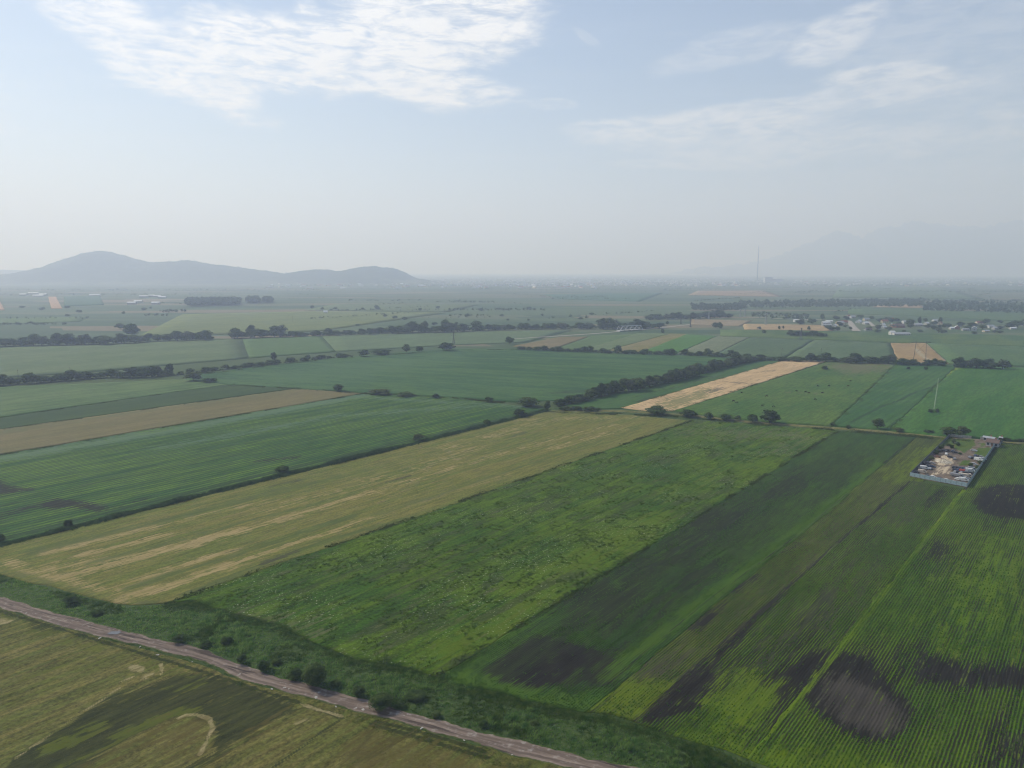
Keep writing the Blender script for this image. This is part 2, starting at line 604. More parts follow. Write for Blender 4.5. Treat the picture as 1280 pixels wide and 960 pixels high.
# F2 weedy meadow
m2 = field_mat('weedy_meadow', (.034, .070, .014), (.072, .110, .024), big=.02, streak=.5, stripe=.25, grain=.6,
               masks=[((.110, .135, .030), (.075, .12, .028), .7, .8), ((.030, .044, .018), (.050, .06, .024), .75, .7), ((.15, .14, .09), (.10, .11, .055), .5, .9)],
               speck=(1.3, .62, .70, (.34, .36, .25), .8), bump=.8)
F2A = [(207, 755), (243, 752), (290, 768), (347, 783), (400, 808), (440, 825), (494, 832), (548, 847)]
F2B = [(865, 526), (950, 530), (1047, 539)]
lush2 = mx(st([(560, 815), (640, 765), (720, 705), (830, 645)], 14, 8, .85), st([(540, 825), (575, 808)], 10, 6, .9), st([(830, 620), (960, 575)], 20, 12, .6))
dark2 = mx(nz(.52, 4, .7, .03, .12, 9.0), st([(300, 765), (420, 722), (560, 668)], 1.6, 1.2, .9), st([(505, 700), (700, 600), (790, 565)], 8, 6, .55), st([(600, 775), (690, 728)], 3.5, 2, .9), st([(606, 735), (622, 722)], 4, 2, .9),
           st([(340, 700), (520, 640), (700, 590)], 8, 5, .7), st([(480, 745), (640, 690)], 6, 5, .5), st([(920, 540), (990, 545)], 10, 8, .5))
pale2 = mx(st([(300, 768), (400, 790)], 8, 6, .6), st([(860, 540), (1000, 545)], 25, 18, .7), st([(960, 565), (1010, 550)], 12, 10, .6))
field('weedy_meadow', F2A, F2B, m2, 'rough green meadow full of weeds and pale flower heads beside the hay field', .14, 110, 220, [lush2, dark2, pale2])

# F3 dark soy field with bare soil
B4 = [(SOIL, SOIL2, .95, .55)]
m3 = field_mat('dark_crop_field', (.034, .076, .020), (.052, .096, .024), big=.012, rows=.72, rowmix=.75, streak=.5, stripe=.10, grain=.4,
               masks=[(SOIL, SOIL2, .97, .5), ((.018, .023, .012), (.032, .044, .017), .6, .9), ((.078, .125, .028), (.060, .105, .026), .7, .6)])
F3A = [(548, 847), (566, 856), (612, 863), (660, 877), (735, 890)]
F3B = [(1047, 539), (1100, 541), (1148, 545)]
inner3 = pt([(640, 830), (700, 765), (800, 690), (900, 625), (1000, 580), (1040, 590), (960, 670), (860, 755), (770, 830), (700, 850)], 8)
stk3 = nz(.40, 4.5, 1.0, .022, .14, 13.0)
bare3 = mx(lambda P: .72 * np.minimum(inner3(P), stk3(P)), pt([(690, 750), (740, 712), (800, 690), (850, 700), (800, 745), (740, 790), (700, 790)], 9, .62), pt([(800, 690), (870, 640), (930, 620), (960, 640), (890, 690), (830, 720)], 10, .55), pt([(607, 843), (637, 820), (673, 798), (690, 800), (740, 813), (773, 827), (780, 833), (757, 853), (700, 853), (660, 862), (620, 853)], 4.5, 1.5),
           pt([(743, 753), (773, 737), (797, 732), (802, 745), (757, 782), (735, 770)], 7, 1.0), st([(755, 792), (807, 762), (835, 745)], 4, 3, .8),
           st([(700, 742), (760, 703), (800, 680)], 7, 4, .75), pt([(855, 655), (885, 640), (908, 634), (900, 645), (870, 660)], 4, 1.2), st([(780, 830), (800, 815), (850, 770)], 3, 2, .8),
           st([(757, 857), (840, 787), (875, 758), (1000, 667), (1100, 583), (1140, 550)], .9, .5, 1.0), st([(660, 790), (760, 715), (900, 620)], .8, .5, .8), st([(700, 860), (800, 770), (960, 640)], .6, .5, .6))
thin3 = mx(nz(.42, 4, .9, .02, .1, 5.0), pt([(700, 760), (760, 700), (830, 650), (900, 610), (1000, 590), (1030, 610), (960, 680), (880, 740), (800, 800), (720, 800)], 16, .85), pt([(900, 640), (980, 590), (1060, 590), (980, 660)], 20, .7))
lush3 = mx(st([(760, 845), (840, 780), (1000, 662), (1100, 580)], 5, 3, .75), st([(560, 845), (640, 868), (740, 885)], 9, 4, .85), st([(570, 840), (680, 765)], 7, 5, .5))
field('dark_crop_field', F3A, F3B, m3, 'dark green row crop with a bare black soil patch at its near end', .12, 110, 260, [bare3, thin3, lush3])

# F4 thin strip
m4 = field_mat('thin_crop_strip', (.062, .086, .028), (.088, .115, .032), big=.02, rows=.76, rowmix=.85, streak=.6, stripe=.2, grain=.4,
               masks=[(SOIL, SOIL2, .97, .6), ((.075, .070, .048), (.06, .062, .036), .6, .9), ((.120, .150, .026), (.095, .135, .026), .75, .7)])
bare4 = mx(st([(793, 903), (900, 809), (1000, 722), (1077, 654), (1138, 602)], 1.8, 1.0, 1.0), pt([(850, 788), (883, 767), (910, 751), (893, 775), (867, 792)], 2.5, .95), st([(917, 738), (942, 719)], 4, 3, .85), st([(768, 850), (800, 830)], 3, 2, .9), st([(780, 868), (830, 832), (850, 822)], 3.5, 3, .8),
           st([(980, 690), (1000, 680)], 4, 3, .6))
field('crop_strip', [(733, 890), (765, 893), (803, 906)], [(1146, 545), (1216, 550)], m4, 'narrow strip of thin brownish row crop between two dark furrows', .105, 40, 260,
      [bare4, mx(pt([(860, 830), (1000, 700), (1100, 610), (1120, 600), (1060, 655), (930, 770)], 6, .8), st([(800, 850), (860, 815)], 7, 5, .7)), mx(pt([(740, 888), (775, 850), (830, 855), (800, 900)], 5, .95), st([(1120, 600), (1170, 560)], 12, 8, .6))])

# F5 row crop with black furrow
m5 = field_mat('row_crop_field', (.056, .098, .022), (.080, .126, .026), big=.02, rows=.76, rowmix=.95, streak=.5, stripe=.15, grain=.4,
               masks=[(SOIL, SOIL2, .97, .5), ((.040, .044, .028), (.056, .062, .032), .7, .9), ((.120, .160, .022), (.095, .140, .022), .75, .7)])
inner5 = pt([(830, 870), (900, 815), (1000, 730), (1080, 655), (1130, 640), (1110, 700), (1050, 800), (1000, 860), (940, 900)], 8)
stk5 = nz(.40, 4.5, 1.0, .022, .14, 21.0)
bare5 = mx(nz(.48, 3, .7, .02, .12, 3.0), lambda P: .6 * np.minimum(inner5(P), stk5(P)), pt([(800, 897), (833, 860), (887, 827), (950, 763), (997, 720), (977, 747), (910, 813), (887, 840), (903, 853), (877, 883), (847, 893), (813, 903)], 3.0, 1.4),
           st([(793, 903), (900, 808), (1000, 720), (1077, 650), (1135, 602)], 1.3, .8, 1.0),
           pt([(930, 853), (980, 835), (1003, 817), (1033, 815), (1038, 823), (1010, 853), (990, 870), (967, 907), (978, 868)], 6, 1.3),
           pt([(955, 790), (1000, 770), (1040, 740), (1050, 790), (990, 815)], 10, .45), st([(905, 880), (925, 865)], 4, 3, .6))
field('crop_field', [(793, 902), (833, 916), (883, 933), (935, 950)], [(1140, 601), (1205, 611)], m5, 'green row crop with a black bare furrow along its side', .13, 80, 240,
      [bare5, mx(pt([(960, 780), (1060, 690), (1120, 640), (1120, 690), (1050, 790)], 16, .6), nz(.47, 4, .75)), mx(pt([(880, 880), (930, 840), (975, 850), (940, 900), (900, 935)], 6, .8), st([(860, 925), (930, 945)], 8, 5, .7))])

# F6 right field with ring of bare soil
m6 = field_mat('right_crop_field', (.056, .104, .021), (.082, .130, .026), big=.016, rows=.80, rowmix=.95, streak=.45, stripe=.12, grain=.4,
               masks=[(SOIL, SOIL2, .97, .48), ((.038, .034, .029), (.066, .059, .050), .8, .8), ((.125, .165, .024), (.100, .150, .024), .75, .7)])
ring = [(1013, 853), (1033, 833), (1057, 817), (1087, 827), (1113, 860), (1137, 887), (1130, 907), (1107, 923), (1077, 923), (1047, 907), (1020, 887), (1007, 873)]
ring_in = [(1028, 857), (1050, 842), (1085, 858), (1115, 875), (1126, 893), (1118, 910), (1097, 919), (1075, 914), (1048, 898), (1030, 880)]
bare6 = mx(nz(.47, 3.2, .66, .016, .09, 7.0), pt([(1030, 830), (1060, 800), (1110, 800), (1150, 850), (1160, 900), (1120, 930), (1040, 915), (1000, 880)], 9, .62), pt(ring, 5, 1.4), pt([(1060, 815), (1100, 805), (1140, 840), (1110, 860)], 12, .6), pt([(1137, 838), (1153, 817), (1183, 825), (1220, 836), (1253, 832), (1330, 845), (1330, 868), (1233, 858), (1183, 860), (1150, 855)], 8, 1.15),
           pt([(1219, 627), (1228, 612), (1246, 607), (1280, 607), (1340, 612), (1345, 660), (1280, 648), (1252, 647), (1228, 640)], 5, 1.4),
           pt([(1195, 690), (1227, 682), (1233, 700), (1210, 704)], 7, .6), pt([(1253, 690), (1295, 680), (1295, 715), (1260, 713)], 9, .6), pt([(1180, 930), (1240, 900), (1260, 960), (1200, 980)], 9, .35),
           st([(1205, 613), (1249, 554)], 1.2, .6, .9), pt([(1140, 950), (1280, 920), (1300, 975), (1160, 985)], 9, .35))
lush6 = mx(st([(935, 948), (1033, 833), (1087, 763), (1183, 640), (1205, 613)], 1.5, .8, .72), st([(940, 950), (1050, 960), (1150, 985)], 9, 6, .8), pt([(1180, 790), (1240, 680), (1280, 700), (1280, 800)], 22, .6),
           pt([(1150, 605), (1205, 614), (1190, 625), (1150, 615)], 3, .8))
field('crop_field', [(935, 950), (1060, 990), (1250, 1050), (1500, 1120)], [(1250, 552), (1330, 558), (1600, 585)], m6,
      'green row crop around an oval ring of bare soil', .16, 150, 260, [bare6, pt(ring_in, 3.0), lush6])

# F7 striped green field on the left
m7 = field_mat('striped_crop_field', (.032, .076, .022), (.092, .150, .040), big=.01, rows=3.4, rowmix=.8, rowdark=(.018, .040, .020), streak=.75, stripe=.14, grain=.5, tram=21, tramcol=(.020, .036, .018),
               masks=[(SOIL, SOIL2, .9, .8), ((.125, .17, .115), (.095, .14, .09), .7, .7), ((.018, .036, .016), (.028, .05, .02), .8, .5)])
bare7 = mx(pt([(-40, 598), (0, 601), (10, 608), (40, 613), (0, 618), (-40, 622)], 4, .95), pt([(47, 631), (69, 624), (98, 627), (139, 634), (120, 640), (94, 635), (55, 637)], 3, 1.0), st([(-40, 660), (30, 637), (60, 630)], 6, 4, .7),
           st([(120, 640), (180, 625)], 5, 4, .55), st([(328, 577), (370, 572)], 6, 4, .75))
pale7 = mx(st([(-100, 588), (0, 573), (190, 543), (456, 494)], 16, 9, .85), st([(200, 560), (420, 520), (640, 505)], 14, 9, .55), st([(460, 497), (660, 509)], 10, 8, .6))
dark7 = mx(st([(-50, 645), (120, 605), (330, 563), (500, 527), (610, 508)], 1.6, 1.0, .9), st([(0, 622), (150, 590), (330, 560)], 1.4, 1.0, .7), st([(-60, 690), (0, 674), (300, 601), (600, 530), (690, 510)], 5, 2, .9))
field('crop_field', [(-140, 592), (-140, 655), (-140, 716)], [(456, 492), (560, 497), (688, 512)], m7, 'striped green row crop on the left, above the hay field', .18, 100, 200, [bare7, pale7, dark7])

# the further fields
def quick(name, c1, c2, **kw):
    return field_mat(name, c1, c2, **kw)

m8 = quick('brown_strip', (.118, .112, .052), (.146, .130, .064), sat=1.1, streak=.6, stripe=.06, masks=[((.085, .11, .05), (.11, .125, .055), .7, .8)])
field('brown_field', [(-140, 556), (-140, 592)], [(370, 486), (410, 487), (456, 492)], m8, 'long brown strip of ripening grain between green crops', .22, 20, 120, [mx(st([(0, 540), (370, 487)], 8, 10, .7))])
m9 = quick('dark_strip', (.030, .054, .022), (.042, .068, .026), streak=.5, stripe=.08, grain=.2)
field('dark_green_field', [(-140, 543), (-140, 556)], [(285, 481), (370, 486)], m9, 'dark green strip beyond the brown grain strip', .24, 16, 80)
m10 = quick('pale_green', (.058, .100, .042), (.098, .142, .068), streak=.7, stripe=.08, grain=.4, tram=60, tramcol=(.03, .05, .025))
field('green_field', [(-140, 490), (-140, 543)], [(235, 474), (285, 481)], m10, 'pale green crop in front of the dark hedge on the left', .26, 20, 60)
m11 = quick('wide_green', (.032, .074, .032), (.060, .108, .046), big=.006, streak=.7, stripe=.06, grain=.45, rot=R(20),
            masks=[((.022, .030, .018), (.03, .045, .022), .8, .8), ((.090, .14, .075), (.07, .12, .06), .6, .8)])
dk11 = mx(st([(690, 492), (740, 488), (800, 482)], 9, 7, .8), st([(255, 470), (420, 490)], 3, 2, .6))
pl11 = mx(pt([(280, 472), (420, 452), (560, 445), (480, 475), (400, 486)], 40, .7), pt([(480, 478), (640, 470), (700, 480), (560, 492)], 30, .5))
field('wide_green_field', [(231, 475), (285, 481), (370, 486), (456, 492), (560, 497), (640, 503), (700, 501)], [(245, 468), (400, 449), (560, 436), (650, 436), (820, 443), (945, 448)], m11,
      'wide dark green field in the middle distance left of the diagonal row of trees', .28, 90, 50, [dk11, pl11])
m12 = quick('green_strip', (.045, .092, .036), (.060, .105, .044), streak=.6, stripe=.05, masks=[((.022, .026, .018), (.04, .05, .026), .85, .8)])
field('green_strip_field', [(692, 511), (735, 512), (777, 511)], [(948, 449), (982, 450)], m12, 'green strip between the diagonal row of trees and the straw strip', .27, 20, 60,
      [mx(pt([(790, 503), (830, 494), (850, 492), (815, 503)], 6, .9), st([(800, 495), (900, 470)], 4, 4, .6))])
m13 = quick('straw', (.37, .285, .185), (.47, .36, .235), sat=1.15, streak=.6, stripe=.06, grain=.2, masks=[((.20, .19, .085), (.15, .15, .07), .9, .9), ((.055, .055, .04), (.1, .09, .06), .7, .9)])
field('straw_field', [(777, 510), (810, 514), (842, 514)], [(982, 450), (1033, 452)], m13, 'bright straw-coloured harvested strip beside the cattle pasture', .30, 30, 80,
      [mx(pt([(815, 505), (850, 495), (880, 485), (900, 488), (860, 508), (830, 512)], 10, .8), st([(780, 509), (830, 503)], 5, 5, .3)), mx(st([(885, 491), (905, 485)], 8, 4, .8), st([(905, 477), (935, 480)], 7, 4, .8), st([(955, 465), (968, 463)], 6, 4, .7))])
m14 = quick('pasture', (.048, .094, .032), (.080, .124, .044), streak=.5, stripe=.08, grain=.45, masks=[((.15, .125, .085), (.11, .11, .065), .75, .8), ((.10, .14, .05), (.085, .13, .045), .6, .8)])
field('pasture', [(842, 514), (900, 522), (960, 528), (1040, 533)], [(1033, 453), (1080, 454), (1120, 455)], m14, 'green pasture with scattered cattle right of the straw strip', .26, 40, 60,
      [mx(pt([(1035, 454), (1120, 454), (1105, 464), (1060, 468), (1040, 460)], 25, .9), st([(985, 491), (1020, 492)], 7, 6, .55)), mx(st([(870, 508), (1010, 470)], 14, 10, .5))])
m14b = quick('bluish_strip', (.044, .094, .036), (.066, .120, .048), rows=6.0, rowdark=(.03, .06, .03), rowmix=.35, streak=.7, stripe=.04, masks=[((.022, .04, .02), (.03, .05, .024), .8, .6)])
field('bluish_green_field', [(1040, 533), (1110, 539)], [(1120, 455), (1197, 457)], m14b, 'bluish green crop beside the cattle pasture', .29, 30, 60, [mx(st([(1062, 528), (1105, 508), (1160, 485)], 2.2, 1.5, .9))])
m15 = quick('right_green', (.042, .096, .030), (.060, .118, .040), streak=.7, stripe=.09, grain=.4,
            masks=[((.16, .20, .045), (.12, .16, .05), .85, .6), ((.26, .30, .24), (.2, .25, .2), .8, .35), ((.02, .04, .016), (.03, .05, .02), .8, .6)])
field('bright_green_field', [(1110, 539), (1180, 547), (1280, 552), (1460, 562)], [(1197, 457), (1280, 460), (1540, 470)], m15, 'even bright green crop behind the scrap yard', .25, 60, 60,
      [mx(st([(1197, 459), (1186, 464), (1172, 474)], 7, 2.5, 1.0)), None, mx(st([(1172, 517), (1205, 525)], 2, 2, .6))])

# strips beyond the middle hedge
def far(A, B, c1, c2, label, z, name='plain_field', **kw):
    mm = quick('far_' + label.split()[0], c1, c2, streak=.6, stripe=.03, grain=.4, **kw)
    return field(name, A, B, mm, label, z, 14, 14, (), .8)

far([(640, 433), (690, 437)], [(700, 421), (735, 421)], (.13, .115, .07), (.16, .14, .085), 'brownish strip of land left of the fan of narrow fields', .30)
far([(692, 438), (722, 439)], [(740, 420), (795, 418)], (.075, .115, .055), (.09, .13, .065), 'pale strip of crop, first of the fan of narrow fields', .31)
far([(722, 439), (752, 440)], [(797, 417), (838, 417)], (.095, .13, .07), (.11, .145, .08), 'greyish strip of crop, second of the fan of narrow fields', .32)
far([(754, 440), (800, 441)], [(839, 417), (862, 418)], (.13, .135, .06), (.165, .15, .085), 'tan strip of grain beside the bright green plot', .33)
far([(800, 441), (846, 442)], [(858, 418), (897, 420)], (.062, .125, .040), (.072, .14, .046), 'bright green plot in the fan of narrow fields', .34)
far([(847, 442), (892, 444)], [(898, 420), (936, 422)], (.12, .145, .095), (.14, .16, .11), 'silvery plot right of the bright green one', .35)
far([(893, 444), (980, 448)], [(937, 422), (1018, 425)], (.062, .095, .055), (.075, .11, .062), 'dull green plot behind the middle hedge', .36)
far([(981, 448), (1122, 453)], [(1019, 425), (1113, 429)], (.068, .105, .06), (.085, .12, .07), 'green plot left of the brown triangle field', .37)
mbt = quick('brown_triangle', (.22, .17, .105), (.27, .21, .13), streak=.4, stripe=.05, masks=[((.36, .32, .24), (.3, .27, .2), .8, .5)])
field('brown_field', [(1122, 453), (1186, 455)], [(1113, 429), (1158, 429)], mbt, 'brown fallow plot under the tall portal pylon', .38, 24, 24, [mx(st([(1144, 436), (1155, 447), (1172, 455)], 5, 3, .9), st([(1160, 430), (1175, 443), (1187, 455)], 6, 3, .8))])
far([(1187, 455), (1300, 459), (1560, 470)], [(1159, 429), (1290, 434), (1560, 444)], (.062, .105, .052), (.080, .122, .062), 'green field right of the brown fallow plot', .36)
far([(900, 420), (1110, 428), (1560, 443)], [(900, 412), (1040, 414), (1560, 425)], (.05, .088, .04), (.085, .12, .05), 'rough green meadow in front of the village', .30)
far([(930, 412), (1000, 413), (1042, 414)], [(928, 405), (1000, 406), (1036, 407)], (.25, .20, .135), (.30, .24, .16), 'tan stubble strip left of the village', .45)
far([(862, 406), (925, 408)], [(865, 399), (940, 401)], (.19, .165, .12), (.22, .19, .14), 'pinkish bare strip behind the bridge', .46)
far([(-140, 484), (0, 473), (120, 465), (311, 448)], [(-140, 441), (0, 435), (187, 428), (303, 424)], (.082, .118, .064), (.105, .14, .08), 'pale green field between the two hedges on the left', .32)
far([(311, 448), (420, 440)], [(303, 424), (402, 420)], (.070, .115, .052), (.08, .125, .06), 'greener plot in the middle of the pale band of fields', .33)
far([(420, 440), (560, 432), (660, 428)], [(402, 420), (575, 415), (715, 413)], (.085, .12, .07), (.10, .14, .08), 'pale plot in front of the long belt of trees', .34)
far([(172, 421), (290, 418), (400, 414)], [(228, 393), (400, 389), (560, 391)], (.105, .135, .062), (.13, .155, .072), 'yellowish green field beyond the long belt of trees', .5)
far([(-140, 408), (0, 405), (100, 402)], [(-140, 400), (0, 398), (110, 396)], (.075, .12, .05), (.09, .13, .06), 'light green strip at the far left', .5)
far([(64, 386), (78, 386)], [(60, 371), (70, 371)], (.32, .23, .16), (.36, .26, .18), 'orange strip of stubble under the hill', .6)
far([(-30, 389), (6, 388)], [(-40, 372), (-2, 372)], (.32, .23, .16), (.36, .26, .18), 'orange strip of stubble at the left border of the plain', .6)
far([(80, 383), (130, 381)], [(80, 371), (125, 370)], (.04, .085, .045), (.045, .09, .05), 'dark green plot beside the orange strip', .6)
far([(860, 369), (978, 371)], [(872, 363.5), (955, 363.5)], (.20, .16, .11), (.24, .19, .13), 'straw-coloured field far out before the town', .7)
far([(700, 374), (800, 377)], [(680, 368), (830, 366)], (.05, .10, .06), (.055, .105, .065), 'green field far out before the town', .7)
far([(1040, 372), (1230, 374)], [(1050, 358), (1180, 359)], (.075, .11, .055), (.085, .12, .065), 'light green field far out beyond the woods', .7)
far([(1060, 392), (1160, 396), (1400, 408)], [(1060, 386), (1155, 387), (1400, 396)], (.062, .10, .048), (.075, .11, .055), 'green fields between the village and the woods', .55)
far([(1090, 384), (1155, 385)], [(1100, 381), (1152, 381)], (.28, .22, .16), (.30, .24, .17), 'pale bare strip in front of the woods', .75)
far([(380, 388), (560, 390)], [(420, 380), (600, 381)], (.09, .12, .065), (.10, .13, .07), 'pale field beyond the yellowish one', .65)

# grassland left of the road
m20 = field_mat('near_grassland', (.082, .096, .028), (.128, .118, .045), big=.02, streak=.6, stripe=.35, grain=.6, sat=1.1,
                masks=[((.016, .022, .008), (.040, .046, .015), .88, .6), ((.120, .135, .024), (.080, .105, .018), .65, .9), ((.36, .30, .17), (.22, .19, .09), .8, .5),
                       ((.098, .074, .026), (.088, .078, .026), .6, .9)], bump=.6)
F20A = [(-120, 727), (0, 762), (60, 780), (130, 798), (250, 829), (320, 856), (377, 871), (427, 885), (480, 899), (600, 933), (720, 961)]
F20B = [(-420, 1150), (-200, 1180), (0, 1200), (300, 1200), (720, 1180)]
dark20 = mx(pt([(25, 945), (95, 897), (140, 872), (225, 842), (250, 842), (320, 862), (372, 884), (320, 912), (268, 945), (268, 905), (240, 893), (200, 905), (150, 932), (105, 960), (60, 990), (-20, 985)], 2.5),
            st([(0, 764), (130, 803), (250, 839), (377, 880), (427, 897)], 1.2, .7, .95), st([(339, 962), (387, 927), (425, 900)], .7, .4, .9), st([(230, 960), (320, 911), (370, 887)], .8, .5, .8), st([(470, 905), (455, 930), (440, 945)], 1.2, .8, .7),
            st([(462, 905), (500, 916), (560, 934), (610, 948)], 1.3, .7, .95), st([(470, 902), (520, 914), (560, 925), (605, 940)], 1.3, .7, .95), st([(490, 912), (540, 926), (590, 942)], 1.0, .6, .9), st([(200, 975), (270, 945), (320, 915)], 3, 2, .6), st([(40, 782), (60, 790)], 5, 3, .7), st([(430, 960), (500, 925)], 4, 3, .5))
lush20 = mx(st([(150, 922), (185, 905), (235, 889)], 3.5, 2, .95), st([(110, 913), (122, 908)], 3.2, 2, .9), st([(60, 938), (80, 928), (100, 924)], 4, 2.5, .85), st([(20, 850), (140, 820)], 8, 6, .4), st([(60, 965), (130, 935), (180, 912)], 3, 2, .6),
            st([(215, 862), (250, 855)], 2.5, 2, .6), st([(0, 775), (130, 815), (250, 850)], 3, 2.5, .55))
pale20 = mx(st([(223, 898), (232, 894), (248, 894), (262, 899), (266, 911), (258, 927), (250, 943)], 1.0, .6, .95), st([(167, 834), (176, 838)], 2, 1.0, .95), st([(200, 843), (203, 840), (201, 830)], .9, .5, .9), st([(183, 845), (190, 843)], 1.2, .7, .9),
            st([(150, 853), (166, 847)], 1.2, .7, .9), st([(178, 850), (183, 848)], 1, .6, .9), st([(20, 948), (100, 893), (150, 860)], .8, .6, .7), st([(375, 880), (400, 888), (428, 896)], .9, .5, .9), st([(0, 777), (8, 778)], 3, 1.5, .9), st([(370, 905), (385, 900)], 1.2, .8, .6))
rust20 = mx(pt([(430, 960), (440, 910), (470, 905), (500, 925), (560, 940), (640, 968), (560, 1000), (440, 1000)], 5, .9), pt([(200, 920), (225, 900), (255, 900), (262, 920), (250, 945), (200, 960)], 4, .7), st([(100, 965), (150, 940), (220, 905)], 5, 3, .7),
            pt([(280, 940), (330, 900), (360, 885), (330, 915)], 4, .6), pt([(-20, 820), (40, 830), (20, 850), (-20, 850)], 8, .6))
field('grassland', F20A, F20B, m20, 'olive grassland with a dark lush hollow below the dirt road', .08, 340, 200, [dark20, lush20, pale20, rust20])

# road, verge, tracks
m_road, t, out = new_mat('dirt_road')
pos = t.n('ShaderNodeNewGeometry').outputs['Position']
al = t.mapping(pos, R(22))
n1 = t.noise(t.mapping(al, 0, (.07, .9, 1)), 1.0, 5, .6)
n2 = t.noise(pos, .5, 6, .7)
col = t.mix(t.ramp(n1, .3, .7), (.115, .085, .068), (.240, .185, .148))
col = t.mix(t.ramp(n2, .52, .68), col, (.29, .25, .22))
col = t.mix(t.math('MULTIPLY', t.ramp(t.noise(t.mapping(al, 0, (.05, .5, 1), (9, 4, 0)), 1.0, 4, .7), .54, .66), .85), col, (.040, .032, .029))
at = t.n('ShaderNodeAttribute', attribute_name='m0')
sg = t.n('ShaderNodeAttribute', attribute_name='m1')
wv = t.math('ADD', sg.outputs['Fac'], t.math('MULTIPLY', t.math('SUBTRACT', t.noise(t.mapping(al, 0, (.05, .05, 1)), 1.0, 3), .5), .5))
rut = t.math('ABSOLUTE', t.math('SUBTRACT', t.math('ABSOLUTE', wv), .42))
rut = t.math('SUBTRACT', 1.0, t.ramp(rut, .06, .22))
col = t.mix(t.math('MULTIPLY', rut, t.math('MULTIPLY', t.ramp(n1, .35, .6), .7)), col, (.075, .055, .045))
gmask = t.ramp(t.math('ADD', at.outputs['Fac'], t.math('MULTIPLY', t.math('SUBTRACT', t.noise(pos, .8, 4, .65), .5), 1.2)), .4, .62)
col = t.mix(gmask, col, t.mix(t.ramp(n2, .4, .6), (.05, .07, .022), (.11, .115, .045)))
diffuse_out(t, out, col, t.math('ADD', n1, n2), 1.0, .25)
ROAD = [(-260, 678), (-120, 718), (0, 753), (60, 771), (130, 790), (250, 818), (320, 847), (400, 868), (480, 890), (560, 912), (640, 934), (720, 953), (800, 972), (1000, 1020), (1200, 1070)]
def ribbon(name, pix, width, mat, label, z, n=200, cross=9, crown=.0, rough=.0, edge=True, wob=.35):
    c = polyline(pix, n)
    # smooth
    for _ in range(6): c[1:-1] = .25 * c[:-2] + .5 * c[1:-1] + .25 * c[2:]
    tan = np.gradient(c, axis=0); tan /= np.linalg.norm(tan, axis=1)[:, None]
    nor = np.c_[-tan[:, 1], tan[:, 0]]
    s = np.linspace(-.5, .5, cross)
    L = np.arange(n)
    wl = width * (1 + wob * (fbm(L * .15, L * 0 + 3.3) - .5) * 2)
    P = c[:, None] + nor[:, None] * (s[None, :, None] * wl[:, None, None])
    Z = z + crown * (.25 - s[None] ** 2) * 4 + rough * (fbm(P[..., 0] * .5, P[..., 1] * .5) - .5)
    Z = np.where(np.abs(s)[None] > .49, z * .2, Z)
    V = np.c_[P.reshape(-1, 2), Z.ravel()]
    g = np.arange(len(V)).reshape(n, cross)
    F = np.stack([g[:-1, :-1], g[1:, :-1], g[1:, 1:], g[:-1, 1:]], -1).reshape(-1, 4)[:, ::-1]
    me = mesh_np(name, V, F, [mat], smooth=True)
    a = me.attributes.new('m0', 'FLOAT', 'POINT')
    ev = np.abs(np.broadcast_to(s[None], (n, cross))) * 2
    a.data.foreach_set('value', np.clip((ev - .72) / .28, 0, 1).astype(np.float32).ravel() if edge else np.zeros(len(V), np.float32))
    b_ = me.attributes.new('m1', 'FLOAT', 'POINT')
    b_.data.foreach_set('value', np.broadcast_to(s[None] * 2, (n, cross)).astype(np.float32).ravel())
    tag(link(name, me), label, None, None, 'structure')
    return c, nor
road_c, road_n = ribbon('dirt_road', ROAD, 5.2, m_road, 'rutted pinkish brown dirt road crossing the lower part of the view', .17, 520, 21, .03, .22, True, .55)
m_track = field_mat('grass_track', (.10, .11, .05), (.15, .145, .075), streak=.5, stripe=.3, grain=.4)
ribbon('field_track', [(700, 513), (780, 514), (860, 519), (950, 529), (1040, 535), (1110, 540), (1180, 547), (1252, 553), (1400, 562)], 7, m_track, 'grassy track along the far ends of the long fields', .33, 120, 5)
m_path = plain('pale_grass_path', (.13, .19, .10), .95, scale=.3, var=.3)
ribbon('field_path', [(1173, 473), (1172, 482), (1170.5, 492), (1167.5, 512)], 1.3, m_path, 'thin pale path through the bright green crop', .42, 60, 5)
m_pale = plain('pale_gravel', (.29, .26, .22), .95, scale=.2)
ribbon('road', [(640, 424), (700, 420), (745, 417), (773, 414.5)], 7, m_pale, 'pale country road leading to the truss bridge from the left', .6, 40, 5)
ribbon('road', [(801, 412.5), (824, 410), (868, 405)], 7, m_pale, 'pale country road leaving the truss bridge', .6, 40, 5)
ribbon('road', [(930, 396), (985, 399), (1034, 400)], 9, m_pale, 'pale road behind the tan stubble strip', .6, 30, 5)
ribbon('village_lane', [(1061, 401), (1066, 408), (1071, 414)], 13, m_pale, 'wide pale sandy lane running into the village', .6, 20, 5)
ribbon('village_lane', [(1086, 402), (1092, 408)], 8, m_pale, 'short pale sandy lane in the village', .6, 12, 5)

